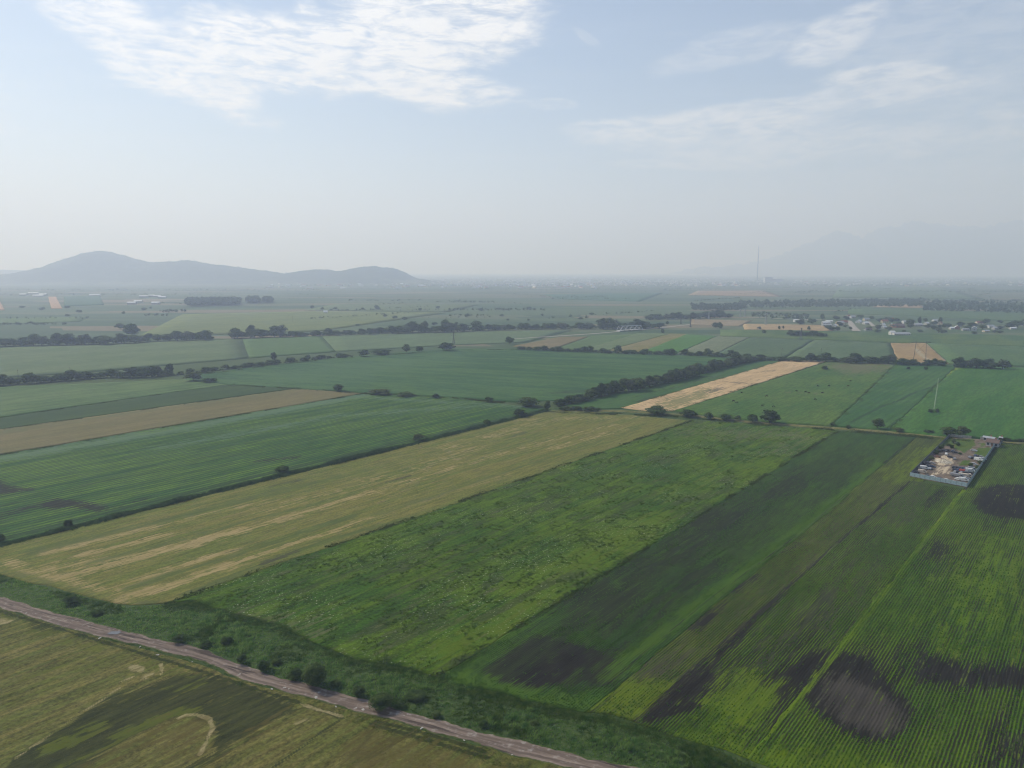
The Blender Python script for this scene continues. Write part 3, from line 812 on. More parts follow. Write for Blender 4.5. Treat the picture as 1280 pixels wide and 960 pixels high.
# ------------------------------------------------------------------ hills and mountains
def ridge(name, pix, D, half, mat, label, ny=26, step=60, rough=14, zbase=-.5, jag=0.0):
    """hill range whose skyline passes through the given points, standing D metres away"""
    pu = np.array([p[0] for p in pix], float); pv = np.array([p[1] for p in pix], float)
    X, Zt = [], []
    for u, v in pix:
        d = pixdir(u, v)
        t_ = D / d.y
        X.append(d.x * t_); Zt.append(H + d.z * t_)
    xs = np.arange(X[0], X[-1], step)
    zt = np.interp(xs, X, Zt) + (fbm(xs / 420 + 3.1, xs * 0 + 7.7, 5) - .5) * jag
    s = np.linspace(-1, 1, ny)
    XX, SS = np.meshgrid(xs, s)
    YY = D + SS * half * (1 + .35 * (fbm(XX / 900, XX * 0 + 5) - .5))
    prof = np.cos(SS * math.pi / 2) ** 1.6
    spur = (fbm(XX / (half * .55), YY / (half * .9)) - .5) * 1.1 * (1 - prof) * prof * 4
    ZZ = np.maximum(zt[None], 2) * np.clip(prof * (1 + spur * .8), 0, 1.02)
    ZZ = ZZ + (fbm(XX / 70, YY / 70) - .5) * rough * prof + zbase
    V = np.c_[XX.ravel(), YY.ravel(), ZZ.ravel()]
    g = np.arange(len(V)).reshape(ny, len(xs))
    F = np.stack([g[:-1, :-1], g[:-1, 1:], g[1:, 1:], g[1:, :-1]], -1).reshape(-1, 4)
    tag(link(name, mesh_np(name, V, F, [mat], smooth=True)), label, None, None, 'structure')
    return XX, YY, ZZ


m_hill, t, out = new_mat('wooded_hill')
pos = t.n('ShaderNodeNewGeometry').outputs['Position']
sp = t.n('ShaderNodeSeparateXYZ'); t.link(pos, sp.inputs[0])
n = t.noise(pos, .004, 6, .6)
woods = t.mix(t.ramp(t.noise(pos, .03, 5, .7), .3, .7), (.028, .045, .024), (.06, .085, .038))
grass = t.mix(t.ramp(t.noise(pos, .01, 4), .4, .6), (.075, .10, .05), (.11, .12, .065))
col = t.mix(t.ramp(t.math('ADD', t.math('DIVIDE', sp.outputs[2], 260.0), n), .50, .62), grass, woods)
diffuse_out(t, out, col)
HILL = [(-420, 352), (-300, 348), (-150, 342), (-60, 346), (0, 345), (35, 340), (60, 334), (85, 325), (105, 317.5), (120, 314), (130, 313.5), (146, 317.5), (165, 324), (190, 328), (215, 326.5), (235, 325.5),
        (260, 330), (300, 335), (340, 340), (355, 343), (380, 339), (400, 337.5), (425, 339.5), (437, 337.5), (448, 335), (465, 333.2), (488, 335), (500, 338), (508, 343), (516, 348), (530, 350), (548, 353), (560, 358)]
hx, hy, hz = ridge('hills', HILL, 6500, 1000, m_hill, 'low wooded hills with a rounded peak behind the plain on the left', 44, 18, 34, jag=16)
ridge('far_ridge', [(-600, 332), (-200, 335), (0, 337), (60, 339), (110, 345), (200, 350)], 9500, 900, m_hill, 'faint low ridge behind the left end of the hills', 14, 60, 16)
m_mtn = plain('mountain_rock', (.07, .085, .07), .95, scale=.002, var=.3)
ridge('mountains', [(860, 341), (905, 335), (950, 328), (985, 319), (1003, 311), (1016, 305), (1028, 302), (1038, 296), (1049, 292), (1056, 296), (1066, 299), (1080, 302), (1090, 297), (1098, 292), (1110, 288), (1118, 290), (1130, 283), (1140, 279), (1147, 275.5), (1153, 280), (1162, 282), (1170, 279), (1180, 284), (1192, 283), (1200, 287), (1218, 286),
                    (1235, 285), (1255, 280), (1280, 277), (1310, 281), (1350, 274), (1420, 280), (1500, 290), (1600, 300)], 17500, 2800, m_mtn, 'pale jagged mountain range almost lost in the haze', 40, 45, 300, jag=200)


# ------------------------------------------------------------------ trees and bushes
def tube(mb, pts, r0, r1, n=5):
    k = len(pts) - 1
    for i in range(k):
        a = r0 + (r1 - r0) * i / k
        b = r0 + (r1 - r0) * (i + 1) / k
        mb.bar(pts[i], pts[i + 1], a, b, n)


def crown_np(seed, nl, leaves, size, low=.12, flat=1.0, spread=.5):
    """leaf faces on many lobes filling a crown one metre high and one metre wide"""
    g = np.random.default_rng(seed)
    c = []
    while len(c) < nl:
        p = g.uniform(-1, 1, 3)
        if (p ** 2).sum() < 1: c.append(p)
    c = np.array(c)
    rad = g.uniform(.14, .25, nl)
    cc = np.c_[c[:, :2] * (spread - .16), low + .16 + (c[:, 2] * .5 + .5) * (1 - low - .34)]
    wd = 1.0 - .45 * np.clip((cc[:, 2] - .35) / .65, 0, 1) ** 1.5
    cc[:, :2] *= wd[:, None]
    i = g.integers(0, nl, leaves)
    d = g.normal(size=(leaves, 3)); d /= np.linalg.norm(d, axis=1)[:, None]
    d[:, 2] = np.where(d[:, 2] < -.35, -d[:, 2], d[:, 2])
    rr = rad[i] * g.uniform(.72, 1.06, leaves)
    p = cc[i] + d * rr[:, None] * np.array([1, 1, .85])
    nrm = d + g.normal(size=(leaves, 3)) * .38
    nrm /= np.linalg.norm(nrm, axis=1)[:, None]
    a = np.cross(nrm, g.normal(size=(leaves, 3))); a /= np.linalg.norm(a, axis=1)[:, None]
    b = np.cross(nrm, a)
    s = size * g.uniform(.6, 1.35, leaves)[:, None]
    q = np.stack([p - a * s, p - b * s * .62, p + a * s, p + b * s * .62], 1)
    V = q.reshape(-1, 3)
    F = np.arange(len(V)).reshape(-1, 4)
    # leafy hearts of the lobes keep the crown from being see-through
    ico = np.array([(0, 0, 1), (.9, 0, .3), (.28, .85, .3), (-.72, .52, .3), (-.72, -.52, .3), (.28, -.85, .3), (0, 0, -1)])
    tri = np.array([(0, 1, 2, 2), (0, 2, 3, 3), (0, 3, 4, 4), (0, 4, 5, 5), (0, 5, 1, 1), (6, 2, 1, 1), (6, 3, 2, 2), (6, 4, 3, 3), (6, 5, 4, 4), (6, 1, 5, 5)])
    hv = (cc[:, None] + ico[None] * (rad * .58)[:, None, None]).reshape(-1, 3)
    return V, F, hv, tri, nl


def build_crown(name, seed, nl, leaves, size, mat, **kw):
    V, F, hv, tri, nl = crown_np(seed, nl, leaves, size, **kw)
    T = np.r_[F[:, [0, 1, 2]], F[:, [0, 2, 3]]]
    hf = (tri[None, :, :3] + (np.arange(nl) * 7)[:, None, None]).reshape(-1, 3) + len(V)
    return mesh_np(name, np.r_[V, hv], np.r_[T, hf], [mat])


def build_trunk(name, seed, tall=.55, limbs=4, r=.035):
    g = random.Random(seed)
    mb = MB()
    top = Vector((g.uniform(-.05, .05), g.uniform(-.05, .05), tall))
    mid = Vector((top.x * .3 + g.uniform(-.02, .02), top.y * .3, tall * .5))
    tube(mb, [Vector((0, 0, -.03)), mid, top], r, r * .45)
    for i in range(limbs):
        a = 2 * math.pi * (i + g.random() * .6) / limbs
        p = mid.lerp(top, g.uniform(0, .8))
        e = p + Vector((math.cos(a) * .25, math.sin(a) * .25, g.uniform(.12, .26)))
        tube(mb, [p, p.lerp(e, .5) + Vector((0, 0, .03)), e], r * .5, r * .15, 4)
    return mb.mesh(name, M_BARK)


TREES = [(build_crown('crown', 100 + i, 26, 2600, .035, (M_LEAF, M_LEAF3, M_LEAF, M_LEAF2, M_LEAF3)[i], low=.02), build_trunk('trunk', i)) for i in range(5)]
BUSHES = [(build_crown('crown', 200 + i, 20, 2000, .045, (M_BUSH, M_BUSH2, M_BUSH, M_LEAF3, M_BUSH)[i], low=.0), build_trunk('stems', 40 + i, .4, 5, .02)) for i in range(5)]
BIGBUSH = [(build_crown('crown', 300 + i, 40, 9000, .022, M_BUSH, low=.0), build_trunk('stems', 60 + i, .4, 6, .02)) for i in range(3)]
POPLAR = [(build_crown('crown', 400 + i, 22, 1800, .04, M_LEAF, low=.08, spread=.46), build_trunk('trunk', 80 + i, .7, 3, .03)) for i in range(2)]
_cnt = [0]


def plant(name, kit, x, y, w, h, label, cat, group=None, sink=.0):
    i = _cnt[0]; _cnt[0] += 1
    cm, tm = kit[i % len(kit)]
    o = bpy.data.objects.new(name, None)
    COL.objects.link(o)
    o.empty_display_size = .5
    o.location = (x, y, -sink)
    o.rotation_euler = (0, 0, random.uniform(0, 6.28))
    o.scale = (w, w, h)
    link('trunk', tm, o)
    link('crown', cm, o)
    tag(o, label, cat, group)
    return o


def plant_px(kit, u, v, wpx, hpx, label, name='bush', cat='bush', group=None):
    """a plant at a place of the photograph, sized by its width and height there"""
    p = G(u, v)
    s = depth_at(u, v) / FPX
    return plant(name, kit, p[0], p[1], wpx * s * 1.08, hpx * s * 1.05, label, cat, group)


UNDER = []
ORD = ['first', 'second', 'third', 'fourth', 'fifth', 'sixth', 'seventh', 'eighth', 'ninth', 'tenth', 'eleventh', 'twelfth', 'thirteenth', 'fourteenth', 'fifteenth', 'sixteenth', 'seventeenth', 'eighteenth', 'nineteenth', 'twentieth']
ORD += ['twenty-' + q for q in ORD[:9]] + ['thirtieth'] + ['thirty-' + q for q in ORD[:9]] + ['fortieth'] + ['forty-' + q for q in ORD[:9]] + ['fiftieth'] + ['fifty-' + q for q in ORD[:9]] + ['sixtieth'] + ['sixty-' + q for q in ORD[:9]]
def hedge(pix, hpx, wpx, label, group, kit=None, name='hedge_bush', cat='bush', step=.72, hv=.35, off=2.0):
    pts = np.array([G(*p) for p in pix]); hp = [h for h in (hpx if isinstance(hpx, (list, tuple)) else [hpx] * len(pix))]
    L = np.r_[0, np.cumsum(np.linalg.norm(np.diff(pts, axis=0), axis=1))]
    sm = depth_at(*pix[len(pix) // 2]) / FPX
    for q in np.arange(0, L[-1], 2.2):                            # low growth that closes the hedge
        x, y = np.interp(q, L, pts[:, 0]), np.interp(q, L, pts[:, 1])
        hq = np.interp(q, L, hp) * sm * random.uniform(.3, .75)
        UNDER.append((x + random.uniform(-off, off), y + random.uniform(-off, off), -.2, max(2.2, hq * random.uniform(1.1, 2.0)), max(1.0, hq)))
    d = 0
    made = []
    while d < L[-1]:
        x, y = np.interp(d, L, pts[:, 0]), np.interp(d, L, pts[:, 1])
        h = np.interp(d, L, hp) * sm * random.uniform(1 - hv * 1.3, 1 + hv * .7)
        w = min(wpx * sm, h * 1.9) * random.uniform(.95, 1.55)
        made.append(plant(name, kit or BUSHES, x + random.uniform(-off, off), y + random.uniform(-off, off), max(w, 1.2), max(h, 1.0), label, cat, group))
        d += max(w, 1.5) * step * random.uniform(.6, 1.0)
    made.sort(key=lambda o: o.location.x / o.location.y)           # left to right as seen
    for k, o in enumerate(made):
        if k < len(ORD): o['label'] = label + ', ' + ORD[k] + ' from the left'


# single plants by the dirt road
for u, v, w, h, lb in [(394, 856, 36, 31, 'large round dark bush, the biggest beside the dirt road'), (330, 838, 17, 14, 'dark bush beside the road, next left of the biggest one'),
                       (303, 829, 15, 13, 'dark bush beside the road, second left of the biggest one'), (284, 806, 17, 11, 'low bush in the tall grass at the meadow corner'),
                       (222, 804, 15, 11, 'small dark bush at the road edge below the hay field corner'), (89, 755, 21, 11, 'rounded bush in the tall grass at the left end of the road'),
                       (449, 871, 18, 16, 'small dark bush beside the road, next right of the biggest one'), (476, 886, 32, 19, 'broad bush at the road edge, second right of the biggest one'),
                       (368, 848, 20, 13, 'low bush tucked against the biggest bush by the road'), (520, 872, 30, 8, 'low spreading bush in the tall grass above the road')]:
    plant_px(BIGBUSH, u, v, w, h, lb)
for u, v, w, h in [(122, 768, 15, 6), (256, 808, 15, 7), (346, 830, 14, 8), (420, 858, 14, 8), (500, 884, 14, 8), (545, 896, 16, 8), (604, 908, 14, 7), (668, 906, 12, 6)]:
    plant_px(BIGBUSH, u, v, w, h, 'low dark shrub in the tall grass strip by the dirt road', 'verge_shrub', 'shrub', 'shrubs in the tall grass strip')
# bushes along the ditch between striped field and hay field
for u, v, w, h, lb in [(86, 659, 13, 10, 'dark bush on the ditch at the near end of the striped crop'), (2, 677, 12, 9, 'bush on the ditch at the left border of the picture'), (353, 591, 19, 9, 'bush on the ditch halfway along the striped crop'),
                       (523, 551, 17, 9, 'bush on the ditch, second from the far end'), (609, 530, 12, 6, 'low bush near the far end of the ditch'), (650, 521, 18, 10, 'broad bush at the far end of the ditch'),
                       (684, 514, 10, 13, 'small upright tree at the far corner of the hay field')]:
    plant_px(BUSHES, u, v, w, h, lb)
for u, v, w, h, lb in [(423, 489, 15, 9, 'dark round bush at the end of the brown grain strip'), (475, 493, 32, 7, 'long low bush left of centre on the field edge'), (508, 495, 28, 5, 'flat low bush on the field edge beside the long low bush'),
                       (545, 498, 11, 6, 'small bush standing alone on the edge of the wide green field'), (611, 503, 13, 7, 'small round bush near the far corner of the striped crop'), (660, 508, 30, 12, 'bushy clump at the far corner of the striped crop'),
                       (242, 476, 24, 11, 'dense round bush at the right end of the left hedge'), (262, 478, 21, 6, 'low bush right of the dense round bush'), (342, 451, 9, 11, 'small tree rising from the thin hedge left of centre'),
                       (455, 446, 15, 9, 'dark bush on the upper edge of the wide green field'), (477, 443, 28, 7, 'long low bush on the upper edge of the wide green field'), (508, 442, 13, 12, 'tall round bush on the upper edge of the wide green field'),
                       (524, 440, 12, 8, 'small round bush right of the tall round one'), (559, 438, 23, 10, 'broad bush below the utility pylon'), (637, 430, 13, 9, 'round bush standing alone before the pale plot'),
                       (165, 420, 20, 16, 'tall tree behind the left end of the tree belt'), (150, 412, 14, 8, 'loose tree behind the left end of the tree belt'),
                       (886, 524, 15, 9, 'round bush, third along the field track'), (860, 521, 25, 9, 'low bush, second along the field track'), (821, 518, 31, 10, 'wide low bush at the corner of the straw strip'),
                       (907, 525, 19, 8, 'low bush, fourth along the field track'), (922, 526, 10, 7, 'small bush, fifth along the field track'), (941, 528, 16, 11, 'bush beside the tallest clump on the field track'),
                       (962, 529, 26, 17, 'tallest clump of bushes on the field track'), (1041, 532, 8, 4, 'tiny shrub on the field track'), (1060, 536, 8, 5, 'tiny dark shrub by the near end of the bluish crop'),
                       (1123, 540, 15, 6, 'low round bush right of the lone tree on the track'), (1161, 541, 14, 4, 'flat low bush on the track left of the scrap yard'), (1163, 516, 7, 5, 'small bush at the end of the pale path'),
                       (1171, 516, 7, 5, 'small bush beside another at the end of the pale path'), (1186, 545, 22, 12, 'dense dark tree left of the pair behind the scrap yard'), (1203, 546, 20, 14, 'dense dark tree right of the pair behind the scrap yard'),
                       (1031, 462, 10, 5, 'bush alone in the brownish end of the pasture'), (1135, 462, 5, 4, 'small bush at the upper end of the bluish crop'), (1157, 463, 6, 5, 'small bush at the upper end of the bluish crop beside the yellow patch')]:
    plant_px(BUSHES, u, v, w, h, lb)
plant_px(TREES, 1097, 536, 17, 14, 'lone round tree on the track casting a dark shadow', 'lone_tree', 'tree')
hedge([(1250, 551), (1285, 553), (1340, 557)], 6, 12, 'low dark bush in the hedge right of the scrap yard', 'hedge right of the scrap yard')
# diagonal row of trees
hedge([(738, 497), (770, 491), (806, 487)], 17, 15, 'tree in the tall near clump of the diagonal row', 'diagonal row of trees, near clump', TREES, 'row_tree', 'tree', .55, .25, 3)
hedge([(806, 485), (840, 477), (874, 470)], 16, 14, 'tree in the middle stretch of the diagonal row', 'diagonal row of trees, middle stretch', TREES, 'row_tree', 'tree', .55, .25, 3)
hedge([(874, 467), (912, 458), (950, 450)], [12, 11, 8], 12, 'tree in the far stretch of the diagonal row', 'diagonal row of trees, far stretch', TREES, 'row_tree', 'tree', .55, .25, 3)
hedge([(696, 508), (720, 503), (742, 499)], 10, 16, 'bush at the near foot of the diagonal row of trees', 'bushes at the foot of the diagonal row', None, 'hedge_bush', 'bush', .6, .3, 2)
hedge([(704, 513), (726, 513), (747, 514)], 6, 10, 'low bush along the track at the foot of the diagonal row', 'low bushes by the track')
# left hedges
hedge([(-60, 486), (0, 482), (70, 477), (130, 472), (187, 472), (212, 469)], [11, 12, 11, 13, 14, 9], 17, 'bush of the dark hedge behind the pale green crop', 'dark hedge on the left', None, 'hedge_bush', 'bush', .6)
plant_px(TREES, 197, 470, 13, 14, 'rounded tree standing out of the dark hedge on the left', 'hedge_tree', 'tree')
plant_px(TREES, 212, 469, 12, 15, 'taller tree at the right end of the dark hedge on the left', 'hedge_tree', 'tree')
hedge([(212, 470), (300, 460), (400, 449), (440, 446)], 5, 11, 'low bush of the thin hedge above the wide green field', 'thin hedge left of centre', None, 'hedge_bush', 'bush', .8, .5, 4)
hedge([(650, 437), (700, 439), (750, 441), (800, 443), (850, 444), (900, 446), (945, 449)], [4, 6, 8, 9, 6, 8, 7], 12, 'bush of the middle hedge behind the wide green field', 'middle hedge, left half', None, 'hedge_bush', 'bush', .75, .5, 4)
hedge([(950, 450), (1010, 452), (1040, 452), (1060, 453)], [7, 10, 10, 11], 13, 'bush of the middle hedge behind the straw strip', 'middle hedge behind the straw strip', None, 'hedge_bush', 'bush', .85, .45, 4)
hedge([(1062, 454), (1090, 454), (1120, 455)], 12, 15, 'tree of the tall clump in the middle hedge', 'tall clump in the middle hedge', TREES, 'hedge_tree', 'tree', .6, .25, 4)
hedge([(1122, 456), (1150, 457), (1180, 457)], 8, 12, 'bush of the hedge under the portal pylon', 'hedge under the portal pylon', None, 'hedge_bush', 'bush', .7, .3, 4)
hedge([(1192, 459), (1220, 460), (1252, 461)], 13, 15, 'tree of the dense block right of the brown fallow plot', 'dense block right of the fallow plot', TREES, 'hedge_tree', 'tree', .5, .2, 4)
plant_px(BUSHES, 1262, 460, 6, 6, 'small bush right of the dense block of trees')
# long belt of trees
hedge([(-60, 437), (0, 433), (90, 431), (140, 430), (182, 428)], [14, 15, 14, 15, 13], 18, 'tree at the left end of the long belt', 'long belt of trees, left end', TREES, 'belt_tree', 'tree', .6, .3, 8)
hedge([(190, 426), (212, 426)], 11, 16, 'tree of the small round clump in the long belt', 'long belt of trees, small clump', TREES, 'belt_tree', 'tree', .6, .2, 5)
hedge([(224, 426), (245, 425), (264, 425)], 13, 17, 'tree of the wide round clump in the long belt', 'long belt of trees, wide clump', TREES, 'belt_tree', 'tree', .5, .2, 6)
hedge([(292, 423), (320, 422), (350, 421)], [12, 16, 14], 16, 'tree of the tall uneven clump in the long belt', 'long belt of trees, tall clump', TREES, 'belt_tree', 'tree', .55, .3, 6)
hedge([(355, 421), (400, 420), (460, 418), (510, 416)], [7, 8, 9, 9], 12, 'tree in the thin middle stretch of the long belt', 'long belt of trees, thin stretch', TREES, 'belt_tree', 'tree', .7, .3, 6)
hedge([(508, 416), (550, 415), (596, 414)], [12, 14, 11], 14, 'tree of the thick middle clump in the long belt', 'long belt of trees, thick clump', TREES, 'belt_tree', 'tree', .5, .3, 14)
hedge([(596, 413), (650, 412), (704, 411), (735, 411)], 8, 12, 'tree in the right stretch of the long belt', 'long belt of trees, right stretch', TREES, 'belt_tree', 'tree', .65, .3, 8)
hedge([(738, 411), (770, 411), (818, 410)], [10, 14, 9], 13, 'tree of the clump around the truss bridge', 'trees around the truss bridge', TREES, 'belt_tree', 'tree', .55, .3, 14)
hedge([(810, 400), (840, 399), (872, 399)], 8, 11, 'tree of the row behind the truss bridge', 'row behind the truss bridge', TREES, 'belt_tree', 'tree', .6, .3, 8)
hedge([(873, 398), (910, 397)], 9, 12, 'tree at the right end of the row behind the bridge', 'right end of the row behind the bridge', TREES, 'belt_tree', 'tree', .6, .3, 8)
for u, v, w, h, lb in [(828, 417, 5, 6, 'lone dark bush above the bright green plot'), (896, 410, 14, 7, 'dark bush clump right of the bridge road'), (900, 412, 8, 9, 'taller tree in the clump right of the bridge road'), (834, 406, 5, 5, 'lone bush on the pinkish strip'),
                       (949, 412, 6, 4, 'small bush at the lower edge of the tan stubble'), (974, 412, 4, 5, 'small round tree on the tan stubble strip'), (979, 411, 3, 4, 'smaller round tree on the tan stubble strip'), (1011, 413, 5, 5, 'reddish tree near the end of the tan stubble'),
                       (955, 417, 6, 5, 'bush left of the lattice pylon on the rough meadow')]:
    plant_px(BUSHES, u, v, w, h, lb)
hedge([(988, 420), (1010, 420), (1034, 421)], 7, 10, 'bush of the dark row on the meadow left of the village', 'dark row left of the village', None, 'hedge_bush', 'bush', .6)
# village trees
for i, (u, v, w, h) in enumerate([(1137, 408, 12, 10), (1149, 406, 5, 10), (1175, 404, 6, 8), (1173, 416, 9, 8), (1215, 409, 14, 6), (1228, 411, 12, 5), (1200, 408, 12, 6), (1185, 409, 10, 5), (1160, 410, 12, 5), (1262, 411, 12, 8), (1272, 409, 18, 9), (1250, 412, 10, 5),
                                  (1028, 400, 6, 8), (1045, 400, 10, 6), (1058, 400, 10, 5), (1075, 398, 10, 5), (1100, 403, 10, 5), (1090, 399, 8, 4), (1110, 401, 12, 5), (1122, 409, 10, 6), (1015, 405, 12, 7), (1040, 413, 12, 5), (1218, 418, 8, 4), (1243, 416, 8, 4), (1180, 416, 8, 4), (1130, 416, 6, 4), (1000, 406, 12, 7), (1063, 412, 5, 4), (1085, 413, 5, 3)]):
    plant_px(TREES, u, v, w, h, 'green garden tree among the houses of the village', 'garden_tree', 'tree', 'garden trees of the village')
for k in range(34):
    u, v = random.uniform(1030, 1285), random.uniform(402, 417)
    if 1058 < u < 1075: continue
    plant_px(TREES, u, v, random.uniform(5, 11), random.uniform(3, 6), 'green garden tree among the houses of the village', 'garden_tree', 'tree', 'garden trees of the village')
# distant scattered bushes on the plain
for k in range(46):
    u, v = random.uniform(20, 760), random.uniform(385, 408)
    if 170 < u < 400 and v > 392: continue
    plant_px(BUSHES, u, v, random.uniform(4, 9), random.uniform(2.5, 4.5), 'tiny distant bush on the plain beyond the long belt of trees', 'distant_bush', 'bush', 'distant bushes on the plain')


# masses of far trees that read as one wood
def wood(name, spots, label, seed=1, mat=M_FARLEAF, leaves=36):
    g = np.random.default_rng(seed)
    base_V, base_F = [], []
    for k in range(4):
        V, F, hv, tri, nl = crown_np(900 + k, 7, leaves, .11, low=.02)
        T = np.r_[F[:, [0, 1, 2]], F[:, [0, 2, 3]]]
        hf = (tri[None, :, :3] + (np.arange(nl) * 7)[:, None, None]).reshape(-1, 3) + len(V)
        base_V.append(np.r_[V, hv]); base_F.append(np.r_[T, hf])
    VV, FF, off = [], [], 0
    for x, y, z, w, h in spots:
        k = g.integers(0, 4)
        a = g.uniform(0, 6.28)
        c, s = math.cos(a), math.sin(a)
        v = base_V[k]
        P = np.c_[(v[:, 0] * c - v[:, 1] * s) * w + x, (v[:, 0] * s + v[:, 1] * c) * w + y, v[:, 2] * h + z]
        VV.append(P); FF.append(base_F[k] + off); off += len(P)
    o = link(name, mesh_np(name, np.concatenate(VV), np.concatenate(FF), [mat]))
    return tag(o, label, 'wood', None, 'stuff')


def spots_px(u0, u1, vf, vb, n, h, seed, hv=.25):
    """tree spots on the ground between two sight lines"""
    g = np.random.default_rng(seed)
    out_ = []
    for _ in range(n):
        u = g.uniform(u0, u1)
        f = (u - u0) / (u1 - u0)
        a = np.interp(f, np.linspace(0, 1, len(vf)), vf); b = np.interp(f, np.linspace(0, 1, len(vb)), vb)
        # even over the ground rather than over the picture
        da, db = 1 / (a - 338), 1 / (b - 338)
        v = 338 + 1 / g.uniform(min(da, db), max(da, db))
        p = G(u, v)
        hh = h * g.uniform(1 - hv, 1 + hv)
        out_.append((p[0], p[1], -.2, hh * g.uniform(.8, 1.2), hh))
    return out_


wood('hedge_undergrowth', UNDER, 'low tangled growth along the feet of the hedges', 20, M_BUSH, leaves=40)
wood('plantation', spots_px(234, 299, [383.5, 382], [379, 378], 900, 24, 1, .10), 'dark rectangular plantation block at the foot of the hills', 1)
wood('plantation', spots_px(310, 322.5, [380, 379.5], [376.5, 376.5], 240, 23, 2, .1), 'small dark plantation block, middle of three', 2)
wood('plantation', spots_px(331, 338.5, [379.5, 379], [376.5, 376.5], 180, 22, 3, .1), 'small dark plantation block, smallest of three', 3)
wood('distant_wood', spots_px(925, 1155, [386, 385, 384], [379, 377, 376], 800, 12, 4, .45), 'long dark wood behind the village, left part', 4)
wood('distant_wood', spots_px(1155, 1420, [389, 393, 398], [379, 380, 382], 950, 12, 5, .45), 'long dark wood behind the village, right part', 5)
wood('distant_wood', spots_px(864, 930, [389, 389], [383, 382], 240, 12, 6, .45), 'dark wood behind the bridge', 6)
wood('distant_trees', spots_px(940, 1010, [398, 402], [392, 395], 80, 9, 7), 'loose trees along the pale road behind the tan stubble', 7)
wood('distant_trees', sum([spots_px(u0, u1, [v], [v - 1.5], n, h, 50 + i) for i, (u0, u1, v, n, h) in enumerate([
    (200, 235, 391, 30, 9), (180, 210, 396, 14, 7), (0, 85, 407, 40, 6), (560, 680, 389, 70, 8), (400, 560, 389, 40, 6), (560, 610, 396, 24, 6), (660, 760, 372, 50, 7), (430, 530, 377, 30, 7), (560, 620, 379, 40, 7), (690, 760, 374, 30, 6), (0, 110, 399, 20, 5)])], []),
    'scattered far rows of trees on the hazy plain', 8)
wood('distant_trees', sum([spots_px(u0, u1, [v], [v - 2.2], n, h, 80 + i) for i, (u0, u1, v, n, h) in enumerate([
    (380, 700, 358, 300, 9), (700, 1000, 356, 380, 9), (1000, 1400, 358, 420, 10), (600, 900, 363, 140, 8), (1000, 1400, 366, 260, 9), (1040, 1300, 378, 150, 9), (0, 400, 364, 220, 9), (0, 300, 370, 120, 7), (500, 1400, 351, 500, 11), (850, 1300, 347, 400, 12)])], []),
    'belts of trees around the far town fading into haze', 9, leaves=14)
g = np.random.default_rng(77)
rows_ = []
for k in range(260):                                             # field hedges all over the far plain
    v = 338 + 1 / g.uniform(1 / 60, 1 / 9.5)
    u = g.uniform(-60, 1340)
    if 170 < u < 400 and v > 385: continue
    c = G(u, v)
    dr_ = RD if g.random() < .55 else (RP if g.random() < .6 else np.array([1.0, .12]))
    Ln = g.uniform(80, 420)
    n_ = int(Ln / g.uniform(7, 22))
    for q in range(n_):
        pp = c + dr_ * (q / n_ - .5) * Ln + g.normal(size=2) * 3
        hh = g.uniform(3, 8)
        rows_.append((pp[0], pp[1], -.2, hh * g.uniform(1.0, 1.6), hh))
wood('distant_hedges', rows_, 'thin broken hedges crossing the far hazy plain', 12, leaves=14)
# woods that cover the hills
g = np.random.default_rng(5)
fl = g.integers(0, hx.size, 5200)
hs = []
for i in fl:
    z = hz.flat[i]
    if z < 25 + 30 * g.random() or hy.flat[i] > 7000: continue
    hh = g.uniform(7, 13)
    hs.append((hx.flat[i] + g.uniform(-12, 12), hy.flat[i] + g.uniform(-30, 30), z - 2.5, hh * 1.6, hh))
wood('hill_forest', hs, 'dark forest covering the low hills', 10, leaves=8)

# ------------------------------------------------------------------ grass, weeds and crop plants
def tufts(name, P, hgt, k, width, mat, label, cat, seed, lean=.45, spread=.35, wind=(.25, -.1), z0=.0):
    """k grass blades or leaves at every spot, one mesh"""
    g = np.random.default_rng(seed)
    n = len(P)
    idx = np.repeat(np.arange(n), k)
    h = hgt[idx] * g.uniform(.6, 1.15, n * k)
    a = g.uniform(0, 2 * np.pi, n * k)
    r = g.uniform(0, spread, n * k)
    b = np.c_[P[idx, 0] + np.cos(a) * r, P[idx, 1] + np.sin(a) * r]
    la = a + g.normal(size=n * k) * .7
    tip = np.c_[b[:, 0] + (np.cos(la) * lean + wind[0]) * h, b[:, 1] + (np.sin(la) * lean + wind[1]) * h, h]
    sa = g.uniform(0, 2 * np.pi, n * k)
    w = width * g.uniform(.6, 1.4, n * k)
    sx_, sy_ = np.cos(sa) * w, np.sin(sa) * w
    V = np.stack([np.c_[b[:, 0] - sx_, b[:, 1] - sy_, np.full(n * k, z0)], np.c_[b[:, 0] + sx_, b[:, 1] + sy_, np.full(n * k, z0)], tip + [0, 0, z0]], 1).reshape(-1, 3)
    F = np.arange(len(V)).reshape(-1, 3)
    return tag(link(name, mesh_np(name, V, F, [mat])), label, cat, None, 'stuff')


def scatter(poly_px, dens, seed, fade=None):
    g = np.random.default_rng(seed)
    poly = [G(*p) for p in poly_px]
    A = np.array(poly)
    lo, hi = A.min(0), A.max(0)
    n = int((hi - lo).prod() * dens)
    P = g.uniform(lo, hi, (n, 2))
    P = P[in_poly(P, poly)]
    d = np.linalg.norm(P, axis=1)
    if fade:
        P = P[g.random(len(P)) < np.clip((fade[1] - d) / (fade[1] - fade[0]), 0, 1)]
    # keep what the picture, or a step to its side, can see
    return P[(np.abs(P[:, 0]) < P[:, 1] * .80 + 25)]


